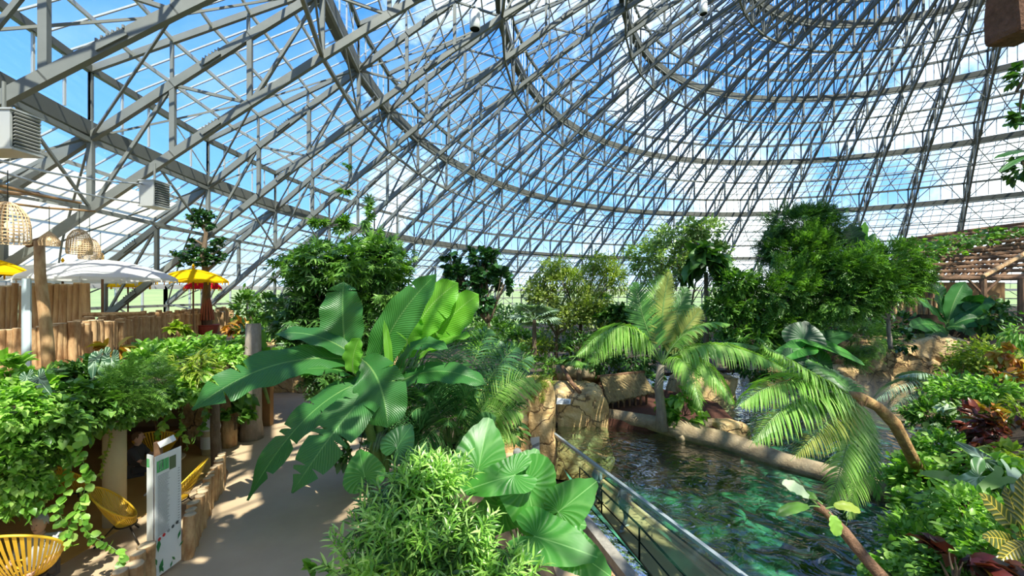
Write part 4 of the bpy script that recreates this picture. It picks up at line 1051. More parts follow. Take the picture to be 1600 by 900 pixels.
palisade('log_fence', 'row of reddish logs fencing the raised terrace under the pavilion', [(20.2, 27.5, 2.9), (23.8, 25.4, 2.9), (27.2, 23.5, 2.9)], .22, (1.05, .95))
palisade('log_fence', 'far log fence left of the big feathery tree', [(13.5, 33, .6), (17.0, 30.0, .9)], .22, (1.0, .9))
b = MB(); b.box((27.5, 29, 2.9), (34, 29.4, 4.9)); tag(b.build('back_wall', plaster), 'dark brown wall in the shade under the log roof', 'wall', kind='structure')

# ------------------------------------------------------------------ sloping planted ground
def patch(grid, name, m_, sub=6, amp=.12, skirt=-2.85, kind='structure'):
    g = [[at(*p_) for p_ in row] for row in grid]; H_, W_ = len(g), len(g[0]); b = MB(); nu, nv = (W_ - 1) * sub, (H_ - 1) * sub
    def ev(u, v):
        i, j = min(int(u), W_ - 2), min(int(v), H_ - 2); fu, fv = u - i, v - j
        return g[j][i].lerp(g[j][i + 1], fu).lerp(g[j + 1][i].lerp(g[j + 1][i + 1], fu), fv)
    for j in range(nv + 1):
        for i in range(nu + 1): p_ = ev(i / sub, j / sub); b.v.append(tuple(p_ + V((0, 0, amp * noise.noise(p_ * 1.5)))))
    for j in range(nv):
        for i in range(nu): a = j * (nu + 1) + i; b.f.append((a, a + nu + 1, a + nu + 2, a + 1))
    edge = [i for i in range(nu + 1)] + [j * (nu + 1) + nu for j in range(1, nv + 1)] + [nv * (nu + 1) + i for i in range(nu - 1, -1, -1)] + [j * (nu + 1) for j in range(nv - 1, 0, -1)]
    n0 = len(b.v); b.v += [(b.v[e][0], b.v[e][1], skirt) for e in edge]; ne = len(edge)
    for k in range(ne): k2 = (k + 1) % ne; b.f.append((edge[k], edge[k2], n0 + k2, n0 + k))
    b.n = len(b.v); o = b.build(name, m_, smooth=True); return tag(o, kind=kind)
patch([[(1510, 545, 22), (1560, 530, 21), (1620, 520, 20)], [(1500, 615, 16), (1560, 590, 15), (1640, 570, 14)], [(1470, 700, 12.5), (1540, 680, 11.5), (1650, 650, 10)],
       [(1440, 800, 9.2), (1540, 780, 8.2), (1680, 740, 7)], [(1410, 905, 7.2), (1540, 905, 6.0), (1700, 860, 5)], [(1400, 1030, 6.0), (1540, 1040, 5.0), (1760, 1000, 4)]], 'floor_slope', soil)
patch([[(640, 700, 9.8), (720, 690, 9.8), (800, 720, 9.5)], [(560, 830, 7.4), (690, 800, 7.6), (830, 800, 8.2)], [(545, 960, 6.0), (690, 930, 6.2), (870, 900, 7.0)], [(520, 1100, 4.6), (700, 1080, 4.6), (980, 1080, 5.2)]], 'floor_bed', soil, skirt=-2.8)
slab([(-7.6, 12.6), (-7.0, 10.4), (-6.95, 3.0), (-8.6, 3.0), (-9.6, 9.5), (-11.6, 12.5), (-12.6, 15), (-13.0, 20), (-13.2, 21)], 2.28, 2.42, 'floor_planter', soil)
slab([(17.4, 23.2), (24.6, 23), (27, 22.4), (27.2, 24), (20, 27.4), (16.6, 27)], -2.8, 1.5, 'floor_bank', soil)

# ------------------------------------------------------------------ big-leaved plants in front
def P_(x, y, d): return at(x, y, d)
UPC = V((0, -.75, .65))
ban = thing('banana_plant', 'big banana-like plant with long drooping blades over the path edge', 'banana plant', at(598, 740, 8.6))
bb = at(598, 650, 8.6)
st_ = MB()
for x, y, d in ((590, 600, 8.6), (612, 590, 8.8), (575, 610, 8.4)): st_.tube([at(598, 745, 8.6), at(x + 2, y + 60, d), at(x, y, d)], [.11, .09, .05], 10)
st_.build('stem', stemg, ban, True)
BL = [((543, 568, 8.6), (532, 500, 8.5), (537, 440, 8.7), 62, (0, -1, .15), 'banana', (580, 620, 8.5), 1),
      ((585, 590, 8.6), (600, 505, 8.4), (682, 428, 8.3), 52, (.2, -1, .5), 'banana', (592, 630, 8.6), 2),
      ((548, 562, 8.5), (420, 545, 7.9), (300, 640, 7.0), 62, (.1, -.75, .8), 'banana', (585, 610, 8.6), 4),
      ((590, 590, 8.4), (480, 610, 7.7), (386, 782, 6.9), 52, (-.35, -.8, .6), 'banana', (596, 620, 8.6), 5),
      ((598, 596, 8.3), (552, 622, 7.5), (456, 770, 6.7), 62, (.1, -.8, .6), 'banana', (600, 620, 8.6), 5),
      ((566, 562, 8.2), (600, 585, 7.9), (606, 668, 7.7), 72, (.1, -1, .35), 'banana', (592, 610, 8.6), 2),
      ((560, 562, 8.4), (500, 510, 8.3), (430, 522, 8.2), 34, (0, -.6, 1), 'banana', (588, 610, 8.6), 1),
      ((550, 590, 8.4), (520, 560, 8.0), (420, 590, 7.8), 40, (0, -.3, 1), 'banana', (590, 620, 8.6), 3),
      ((552, 582, 8.0), (548, 555, 7.9), (562, 528, 7.9), 34, (-.4, -1, .2), 'banana_l', (585, 620, 8.6), 0),
      ((622, 585, 8.8), (640, 515, 8.7), (700, 545, 8.4), 32, (0, -.5, 1), 'banana', (605, 610, 8.6), 2),
      ((640, 545, 9.3), (655, 480, 9.3), (716, 442, 9.2), 60, (-.3, -1, .2), 'banana_l', (615, 620, 8.8), 1),
      ((668, 545, 9.4), (700, 490, 9.3), (748, 460, 9.2), 54, (-.2, -1, .4), 'banana_l', (620, 620, 8.8), 1),
      ((640, 560, 9.2), (628, 510, 9.2), (650, 480, 9.2), 44, (0, -1, .3), 'banana_l', (612, 620, 8.8), 1),
      ((650, 560, 9.3), (690, 520, 9.2), (735, 525, 9.0), 30, (0, -.5, 1), 'banana_l', (618, 620, 8.8), 1),
      ((606, 600, 8.2), (612, 560, 8.2), (600, 500, 8.3), 12, (0, -1, .2), 'banana_l', (604, 640, 8.6), 0),
      ((600, 610, 8.4), (560, 600, 8.2), (480, 640, 8.1), 45, (-.2, -.6, .8), 'banana', (600, 630, 8.6), 2),
      ((620, 600, 8.7), (680, 560, 8.5), (760, 600, 8.2), 40, (.2, -.6, .8), 'banana', (606, 630, 8.6), 3)]
for a, b_, c, w_, fc, mt_, pt, te in BL:
    blade(ban, at(*a), at(*b_), at(*c), w_ / F * b_[2] * 1.12, fc, G[mt_], tears=te, pet=at(*pt), pr=.022, fold=.18, droop_edge=.1, nseg=22)

are = thing('areca_palm', 'dense dark green feathery palm clump right of the banana plant', 'palm', at(705, 740, 9.2))
ab = MB()
for i in range(7): a = i * .9; ab.tube([at(705, 740, 9.2) + V((.12 * cos(a), .12 * sin(a), -.1)), at(705, 700, 9.2) + V((.2 * cos(a), .2 * sin(a), .1))], [.04, .03], 7)
ab.build('stem', stemg, are)
tips = [(605, 560, 9), (640, 650, 8.2), (598, 690, 8.2), (575, 640, 8.6), (678, 600, 8.6), (712, 512, 9.6), (765, 512, 9.8), (812, 540, 9.6), (838, 590, 9.2), (822, 650, 8.8), (792, 700, 8.6), (742, 712, 8.3), (700, 668, 8.1), (655, 712, 8.0),
        (640, 560, 9.6), (745, 610, 8.5), (778, 655, 8.7), (835, 555, 9.8), (548, 662, 8.6), (610, 720, 8.0), (690, 540, 9.4), (800, 600, 9.4), (850, 600, 9.9), (560, 700, 8.3), (730, 650, 8.3), (785, 530, 10.2), (660, 620, 8.2), (815, 690, 8.9)]
for i, (x, y, d) in enumerate(tips):
    bx = at(705 + (x - 705) * .1, 690, 9.2); tp = at(x, y, d); mdx = bx.lerp(tp, .55) + V((0, 0, .55 + .25 * rnd.random()))
    bright = x > 780 or (i % 7 == 3)
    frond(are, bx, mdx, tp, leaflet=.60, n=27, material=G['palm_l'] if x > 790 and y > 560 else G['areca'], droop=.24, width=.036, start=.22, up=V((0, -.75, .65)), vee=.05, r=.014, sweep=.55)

cp = thing('coconut_palm', 'young coconut palm with arching fronds on the mulch island', 'palm', at(1033, 668, 14.6))
b = MB(); cpp = [at(1034, 672, 14.6), at(1033, 640, 14.6), at(1029, 605, 14.6), at(1033, 570, 14.6)]; b.tube(cpp, [.23, .165, .15, .13], 12); b.build('trunk', bark_g, cp, True)
cc = at(1034, 568, 14.6)
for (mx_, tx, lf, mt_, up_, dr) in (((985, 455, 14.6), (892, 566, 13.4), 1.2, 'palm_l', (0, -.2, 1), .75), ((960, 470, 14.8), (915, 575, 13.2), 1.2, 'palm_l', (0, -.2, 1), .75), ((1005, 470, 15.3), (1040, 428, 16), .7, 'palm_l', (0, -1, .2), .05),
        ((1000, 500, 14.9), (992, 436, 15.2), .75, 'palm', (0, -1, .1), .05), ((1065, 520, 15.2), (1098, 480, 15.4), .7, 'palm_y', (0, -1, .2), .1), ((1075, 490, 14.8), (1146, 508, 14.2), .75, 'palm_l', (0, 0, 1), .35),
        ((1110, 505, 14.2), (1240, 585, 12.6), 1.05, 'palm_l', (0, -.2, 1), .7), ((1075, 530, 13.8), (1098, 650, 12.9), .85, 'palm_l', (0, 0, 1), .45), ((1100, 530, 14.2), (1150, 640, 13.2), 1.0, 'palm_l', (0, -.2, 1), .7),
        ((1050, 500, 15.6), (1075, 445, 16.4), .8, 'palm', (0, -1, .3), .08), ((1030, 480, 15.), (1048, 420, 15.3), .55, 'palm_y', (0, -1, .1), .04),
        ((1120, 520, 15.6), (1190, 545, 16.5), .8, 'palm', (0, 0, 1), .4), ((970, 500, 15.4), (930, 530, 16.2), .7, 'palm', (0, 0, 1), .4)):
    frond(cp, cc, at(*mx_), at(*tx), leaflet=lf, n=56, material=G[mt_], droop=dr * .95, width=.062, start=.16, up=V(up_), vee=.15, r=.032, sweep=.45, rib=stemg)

lp_ = thing('leaning_palm', 'leaning palm bending left over the green water from the right bank', 'palm', at(1432, 730, 9.2))
b = MB(); b.tube([at(1440, 745, 9.4), at(1418, 700, 9.0), at(1398, 662, 8.7), at(1372, 636, 8.4), at(1345, 622, 8.2), at(1330, 616, 8.0)], [.13, .11, .12, .10, .11, .06], 10); b.build('trunk', principled('ragged_palm_bark', (.30, .15, .06), .8, col2=(.55, .36, .14), vscale=7., bump=.8, bscale=12.), lp_, True)
lc = at(1334, 620, 8.05)
for (mx_, tx, lf, mt_, dr, up_, n_) in (((1262, 578, 7.8), (1186, 535, 7.9), .50, 'palm_l', .5, (0, -.2, 1), 44), ((1235, 560, 7.8), (1148, 640, 7.5), .62, 'palm_l', .42, (0, -.4, 1), 54), ((1240, 590, 7.4), (1170, 700, 7.2), .62, 'palm_l', .35, (-.2, -.6, 1), 54),
        ((1310, 640, 7.6), (1235, 720, 7.2), .5, 'palm_y', .35, (-.3, -.5, 1), 44), ((1352, 690, 7.9), (1322, 822, 7.4), .55, 'palm_l', .3, (.1, -1, .1), 56), ((1330, 700, 7.6), (1290, 800, 7.3), .5, 'palm_l', .3, (-.2, -1, .1), 50),
        ((1365, 700, 8.1), (1372, 790, 7.8), .42, 'palm', .3, (.3, -1, .1), 40), ((1290, 615, 8.1), (1215, 650, 7.9), .5, 'palm', .4, (0, 0, 1), 44), ((1318, 590, 8.4), (1260, 560, 9.0), .45, 'palm', .3, (0, 0, 1), 36)):
    frond(lp_, lc, at(*mx_), at(*tx), leaflet=lf * 1.12, n=n_ + 8, material=G[mt_], droop=dr, width=.046, start=.08, up=V(up_), vee=.1, r=.017, sweep=.5)
b = MB()
for i in range(9): q = at(1345 + rnd.uniform(-12, 14), 625 + rnd.uniform(-6, 8), 8.1); b.tube([q, q + V((rnd.uniform(-.05, .1), rnd.uniform(-.05, .05), -rnd.uniform(.12, .35)))], [.02, .006], 5)
b.build('dead_sheath', principled('dead_sheath', (.34, .20, .10), .9, var=.4, vscale=8.), lp_)

gf = thing('arching_frond_palm', 'pale grey-green frond arching into the mist above the water', 'palm', at(1500, 640, 15))
for (mx_, tx) in (((1420, 568, 14.6), (1362, 632, 14)), ((1440, 585, 14.4), (1385, 645, 14.)), ((1460, 600, 14.2), (1420, 640, 13.9)), ((1450, 570, 15), (1400, 590, 15.2))): frond(gf, at(1505, 612, 15), at(*mx_), at(*tx), leaflet=.8, n=50, material=G['grey'], droop=.4, width=.06, r=.018, start=.15)

st2 = thing('leaning_branch', 'rough brown stem leaning in the corner water with a few oval leaves', 'branch', at(1380, 900, 5.6))
b = MB(); b.tube([at(1390, 915, 5.5), at(1352, 872, 5.7), at(1318, 830, 5.9), at(1290, 800, 6.), at(1275, 790, 6.1)], [.085, .07, .075, .05, .07], 10); b.build('wood', principled('rough_stem', (.34, .19, .11), .9, col2=(.17, .09, .05), vscale=14., bump=1., bscale=22.), st2, True)
for (a, c, w_, mm) in (((1278, 790, 6.05), (1222, 756, 6.1), 20, 'white'), ((1280, 792, 6.), (1212, 806, 5.8), 14, 'mid'), ((1290, 795, 6.), (1345, 800, 5.9), 15, 'yellow'), ((1295, 800, 5.9), (1308, 838, 5.8), 18, 'bright'), ((1285, 788, 6.), (1250, 775, 6.2), 14, 'mid')):
    A, C_ = at(*a), at(*c); blade(st2, A.lerp(C_, .25) + V((0, 0, .04)), A.lerp(C_, .6) + V((0, 0, .12)), C_, w_ / F * 6 * 1.2, (0, -.6, 1), G[mm], tears=0, pet=A, pr=.008, nseg=12)

# elephant ears
G['cream'] = leafmat('cream_veined_leaf', [(.10, .26, .08), (.14, .32, .10)], trans=.3, veins=1., ribs=6., vcol=(.75, .85, .62))
def ears(name, label, base, leaves, pr=.018, group=None, ml='ear'):
    t = thing(name, label, 'elephant ear plant', at(*base), group); b0 = at(*base)
    for L_ in leaves:
        a, c, w_, fc = L_[:4]; mt_ = L_[4] if len(L_) > 4 else ml
        earleaf(t, at(*a), at(*c), V(fc), w_ / F * (a[2] + c[2]) / 2, G[mt_], pet=b0, pr=pr, ribs=22, cup=.10, rip=.012)
    return t
G['ear_d'] = leafmat('dark_ear_leaf', [(.012, .06, .015), (.02, .09, .02)], trans=.3, veins=.3, ribs=11., vcol=(.06, .18, .05))  # darker green than the plain elephant ear leaf
ears('elephant_ear_plant', 'giant elephant ear plant with ribbed bright leaves beside the kerb', (825, 900, 6.3),
     [((747, 735, 6.0), (762, 655, 6.3), 92, (0, -1, .25)), ((805, 742, 5.6), (728, 762, 5.5), 60, (-.2, -.8, .7), 'ear'), ((822, 752, 5.7), (845, 845, 5.5), 100, (.25, -.9, .15), 'ear'),
      ((822, 745, 5.9), (838, 702, 6.1), 74, (0, -.8, .6)), ((872, 800, 5.6), (928, 755, 5.6), 76, (.1, -.85, .6)), ((835, 838, 5.2), (926, 862, 4.9), 88, (.05, -.7, .8)), ((893, 858, 5.1), (952, 896, 4.9), 66, (.1, -.8, .6)),
      ((850, 815, 5.8), (912, 815, 5.7), 60, (0, -.6, .9)), ((800, 770, 5.9), (850, 770, 6.2), 56, (-.2, -1, .2), 'ear'), ((790, 790, 6.), (735, 830, 6.1), 70, (0, -.8, .6))])
ears('elephant_ear_plant', 'dark elephant ear leaf behind the narrow leaved shrub', (600, 850, 6.4), [((570, 745, 6.3), (560, 705, 6.4), 66, (0, -.9, .5), 'ear'), ((620, 700, 6.8), (640, 665, 6.9), 60, (0, -.7, .8), 'ear_d')])
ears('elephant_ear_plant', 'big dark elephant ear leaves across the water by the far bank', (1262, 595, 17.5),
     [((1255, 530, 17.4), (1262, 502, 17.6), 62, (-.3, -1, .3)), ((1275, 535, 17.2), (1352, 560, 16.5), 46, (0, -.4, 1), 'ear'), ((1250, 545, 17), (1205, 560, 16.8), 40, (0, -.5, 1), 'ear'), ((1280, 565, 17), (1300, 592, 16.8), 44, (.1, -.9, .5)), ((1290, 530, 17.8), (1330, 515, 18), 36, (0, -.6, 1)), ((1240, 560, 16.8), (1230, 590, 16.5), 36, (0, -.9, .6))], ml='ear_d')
sp = thing('strelitzia_plant', 'dark broad leaved strelitzia below the log pavilion', 'strelitzia plant', at(1478, 530, 23.2))
for (a, b_, c, w_) in (((1478, 505, 23.2), (1450, 475, 23.2), (1424, 462, 22.7), 24), ((1480, 500, 23.2), (1468, 465, 23.4), (1464, 440, 23.6), 20), ((1482, 500, 23.2), (1490, 465, 23.2), (1508, 440, 23.2), 26), ((1485, 505, 23.2), (1520, 470, 22.8), (1556, 472, 22.2), 24),
        ((1485, 510, 23.0), (1520, 490, 22.5), (1548, 500, 22.2), 24), ((1480, 512, 23.0), (1505, 505, 22.4), (1520, 525, 22.2), 22), ((1475, 512, 23.0), (1445, 500, 22.6), (1424, 512, 22.2), 24), ((1476, 515, 22.8), (1462, 512, 22.2), (1450, 530, 22.0), 20), ((1478, 500, 23.4), (1500, 480, 23.8), (1535, 460, 22), 22)):
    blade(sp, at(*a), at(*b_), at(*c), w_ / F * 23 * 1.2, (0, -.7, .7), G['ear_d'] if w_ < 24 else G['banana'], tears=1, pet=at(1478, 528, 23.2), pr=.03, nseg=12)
bl2 = thing('banana_plant', 'small banana plant poking above the dark tree left of the pavilion', 'banana plant', at(1340, 440, 20))
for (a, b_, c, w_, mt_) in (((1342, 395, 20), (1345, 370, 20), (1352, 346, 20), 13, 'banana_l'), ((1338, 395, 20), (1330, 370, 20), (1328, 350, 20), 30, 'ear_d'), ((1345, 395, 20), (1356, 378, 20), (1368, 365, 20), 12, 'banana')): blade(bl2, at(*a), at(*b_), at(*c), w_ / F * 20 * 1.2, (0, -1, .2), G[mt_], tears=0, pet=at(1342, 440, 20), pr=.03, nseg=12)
bl3 = thing('banana_plant', 'sunlit rounded banana leaf left of the big banana plant', 'banana plant', at(420, 640, 13))
for (a, b_, c, w_) in (((392, 556, 12.6), (402, 538, 12.6), (412, 516, 12.6), 34), ((400, 560, 12.6), (425, 545, 12.4), (440, 560, 12.2), 22)): blade(bl3, at(*a), at(*b_), at(*c), w_ / F * 12.6 * 1.2, (-.2, -1, .3), G['banana_l'], tears=1, pet=at(420, 630, 13), pr=.025, nseg=12)

# narrow leaved shrub in the foreground
fgt = thing('narrow_leaf_shrub', 'bushy bright shrub with long narrow leaves, bottom centre', 'shrub', at(680, 960, 5.2))
G['willow'] = leafmat('willow_like_leaf', [(.10, .26, .03), (.22, .46, .06), (.38, .62, .13), (.58, .78, .32)], trans=.38, rough=.3, gloss=.7)
blobs = [(640, 800, 4.9, 105, 78), (700, 850, 4.7, 130, 75), (590, 860, 4.7, 85, 75), (655, 745, 5.2, 66, 50), (780, 890, 4.6, 80, 46), (690, 735, 5.3, 55, 42)]
twg = MB(); LP, LD, LU, LS = [], [], [], []
for k in range(330):
    bx_, by_, bd_, rx_, ry_ = blobs[k % 6]; c, rad = pxblob(bx_, by_, bd_, rx_, ry_)
    u = V((rnd.gauss(0, 1), rnd.gauss(-.2, 1), rnd.gauss(.35, .8))).normalized(); e = V(c) + V((u.x * rad[0], u.y * rad[1], u.z * rad[2])) * rnd.uniform(.55, 1.0)
    a = V(c) + (e - V(c)) * .15 + V((0, 0, -rad[2] * .35)); L_ = rnd.uniform(.26, .42); dirn = ((e - a).normalized() + V((0, 0, .55))).normalized(); s0 = e - dirn * L_
    twg.tube([s0 - dirn * .1, s0, e], [.006, .005, .002], 4)
    for q in range(13):
        f_ = q / 12; p_ = s0.lerp(e, f_); an = q * 2.4 + k; side_ = dirn.cross(V((cos(an), sin(an), .2))).normalized(); d_ = side_ * (1 - .45 * f_) + dirn * (.35 + .6 * f_)
        LP.append(tuple(p_)); LD.append(tuple(d_)); LU.append((rnd.gauss(0, .25), rnd.gauss(-.3, .25), 1)); LS.append(rnd.uniform(.13, .22) * (1 - .3 * f_))
twg.build('stem', stemg, fgt)
vs, fs = scatter_mesh(np.array(LP), np.array(LD), np.array(LU), np.array(LS), 'narrow'); np_build('foliage', vs, fs, G['willow'], fgt)
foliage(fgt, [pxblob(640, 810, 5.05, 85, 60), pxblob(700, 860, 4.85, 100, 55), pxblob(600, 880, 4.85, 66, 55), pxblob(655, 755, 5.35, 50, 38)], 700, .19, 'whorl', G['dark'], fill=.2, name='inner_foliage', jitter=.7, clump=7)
shrub('fern_tuft', 'bright round leaves of a small plant at the lower edge by the path', 'plant', [pxblob(492, 893, 5.9, 20, 8)], 26, .14, 'round', G['bright'], base=at(492, 910, 5.9), stems=3)

G['pale'] = leafmat('pale_small_leaf', [(.14, .22, .07), (.28, .40, .14), (.48, .60, .28)], trans=.35)
# ------------------------------------------------------------------ trees behind
T1 = tree('bushy_tree', 'dense dark tree with hand shaped leaves behind the banana plant', 'tree', at(545, 640, 14.5), [pxblob(520, 425, 14.2, 78, 48), pxblob(590, 430, 14.2, 48, 50), pxblob(485, 500, 14, 55, 60), pxblob(560, 510, 14, 70, 65), pxblob(510, 580, 13.6, 52, 38)], 4300, .27, 'palmate', G['dark'], r0=.16, fill=.45, clump=10, droop=.3, jitter=.6)
foliage(T1, [pxblob(580, 410, 13.6, 60, 38), pxblob(600, 460, 13.6, 34, 36), pxblob(500, 410, 13.6, 60, 30)], 1000, .26, 'palmate', G['mid'], name='upper_foliage', fill=.8, clump=8, droop=.3)  # mid green leaves over the upper crown
tree('fig_tree', 'slender tree with clustered glossy round leaves left of centre', 'tree', at(768, 545, 20), [pxblob(712, 428, 20, 20, 24), pxblob(752, 402, 20, 24, 14), pxblob(735, 440, 20, 22, 22), pxblob(760, 425, 20, 18, 20), pxblob(742, 468, 20, 28, 18), pxblob(786, 440, 20, 14, 22), pxblob(700, 400, 20, 10, 8)], 1700, .27, 'round', G['glossy'], r0=.13, fork=.35, clump=16, fill=.5)
tree('fine_leaf_tree', 'yellow-green fine leaved tree in the middle distance, left of the coconut palm', 'tree', at(905, 560, 21), [pxblob(872, 418, 21, 26, 22), pxblob(935, 412, 21, 30, 18), pxblob(958, 436, 21, 22, 26), pxblob(905, 440, 21, 30, 20)], 6500, .19, 'slim', G['yellow'], r0=.12, clump=30, spread=.35, droop=.5, fill=.3)
tree('fine_leaf_tree', 'brownish twiggy tree with thin foliage below the yellow-green crown', 'tree', at(868, 560, 20.5), [pxblob(845, 465, 20.5, 28, 30), pxblob(880, 490, 20.5, 38, 28), pxblob(925, 480, 20.5, 36, 28), pxblob(860, 440, 20.5, 18, 16)], 5200, .18, 'diamond', G['olive'], r0=.1, clump=24, spread=.4, fill=.2)
tree('airy_tree', 'tall airy tree with pale green crown behind the coconut palm', 'tree', at(1062, 560, 22), [pxblob(1010, 402, 22, 32, 30), pxblob(1050, 372, 22, 34, 20), pxblob(1096, 358, 22, 32, 20), pxblob(1112, 396, 22, 30, 22), pxblob(1062, 410, 22, 26, 26), pxblob(1030, 440, 22, 24, 20)], 6800, .20, 'diamond', G['pale'], r0=.13, fork=.3, clump=30, spread=.3, fill=.3)
sf = shrub('staghorn_fern', 'large dark hanging staghorn fern clump in the airy tree crown', 'fern', [pxblob(1100, 412, 21, 22, 22)], 90, .95, 'broad', G['dark'], stems=0, droop=.9, fill=.3)
pole('thin_trunk', 'thin pale palm trunk rising behind the coconut palm to the staghorn fern', [at(1103, 560, 21.5), at(1104, 480, 21.5), at(1103, 425, 21.5)], [.14, .11, .10], bark_g, 'trunk')
tree('dark_round_tree', 'dark dense round topped tree at the left of the big right group', 'tree', at(1250, 560, 21), [pxblob(1255, 352, 21, 62, 32), pxblob(1225, 388, 21, 36, 30), pxblob(1290, 385, 21, 40, 30)], 5200, .30, 'spray', G['dark'], r0=.14, clump=16, fill=.5)
tree('feathery_tree', 'brown tinged feathery tree below the dark round top', 'tree', at(1262, 570, 20), [pxblob(1262, 395, 20, 48, 34), pxblob(1225, 455, 19.5, 42, 40), pxblob(1275, 455, 19.5, 46, 40), pxblob(1235, 510, 19.5, 46, 30)], 4200, .42, 'spray', G['mid'], r0=.1, clump=16, fill=.5, bm_=bark_g)
tree('feathery_tree', 'spreading green feathery tree in front of the log pavilion', 'tree', at(1392, 540, 18.5), [pxblob(1340, 425, 18.5, 44, 30), pxblob(1395, 410, 18.5, 52, 24), pxblob(1370, 450, 18.5, 60, 24), pxblob(1320, 470, 18.5, 40, 26), pxblob(1425, 425, 18.5, 24, 18)], 4400, .40, 'spray', G['mid'], r0=.1, clump=16, fill=.5, droop=.2, bm_=bark_g)
tree('leafy_tree', 'mid sized leafy tree right of the coconut palm', 'tree', at(1150, 560, 20), [pxblob(1150, 440, 20, 40, 20), pxblob(1165, 480, 20, 34, 28), pxblob(1128, 480, 20, 26, 26), pxblob(1150, 515, 20, 36, 16)], 4600, .22, 'oval', G['mid'], r0=.1, clump=18, fill=.4)
bt = thing('cloud_pruned_tree', 'cloud pruned ficus with reddish aerial roots on the terrace', 'bonsai tree', (at(325, 500, 18.5).x, 18.5, 2.28))
b = MB(); b.tube([at(324, 524, 18.5), at(322, 470, 18.5), at(324, 440, 18.5), at(317, 400, 18.5), at(322, 365, 18.5), at(314, 340, 18.5)], [.2, .17, .13, .11, .08, .05], 9)
for (x, y) in ((295, 398), (342, 392), (300, 372), (335, 412)): b.tube([at(320, y + 12, 18.5), at(x, y, 18.5)], [.06, .03], 6)
b.build('trunk', bark, bt, True)
b = MB()
for i in range(14): a = i * .45; b.tube([at(323, 466, 18.5) + V((.12 * cos(a), .12 * sin(a), 0)), at(323, 500, 18.5) + V((.26 * cos(a), .26 * sin(a), 0))], [.025, .035], 5)
b.build('aerial_roots', principled('red_root', (.30, .09, .05), .8), bt)
foliage(bt, [pxblob(315, 338, 18.5, 22, 9), pxblob(322, 352, 18.5, 16, 6), pxblob(298, 378, 18.5, 10, 4), pxblob(338, 376, 18.5, 10, 9), pxblob(296, 398, 18.5, 20, 10), pxblob(332, 400, 18.5, 18, 8), pxblob(318, 388, 18.5, 22, 7), pxblob(308, 412, 18.5, 24, 7)], 3000, .12, 'round', G['glossy'], clump=30, fill=.3)
b = MB(); b.lathe([(.3, 0), (.42, .45), (.46, .5), (.40, .5)], 16, (at(325, 506, 18.5).x, 18.5, 2.28), caps=True); b.build('pot', principled('red_clay_pot', (.35, .07, .05), .6), bt)

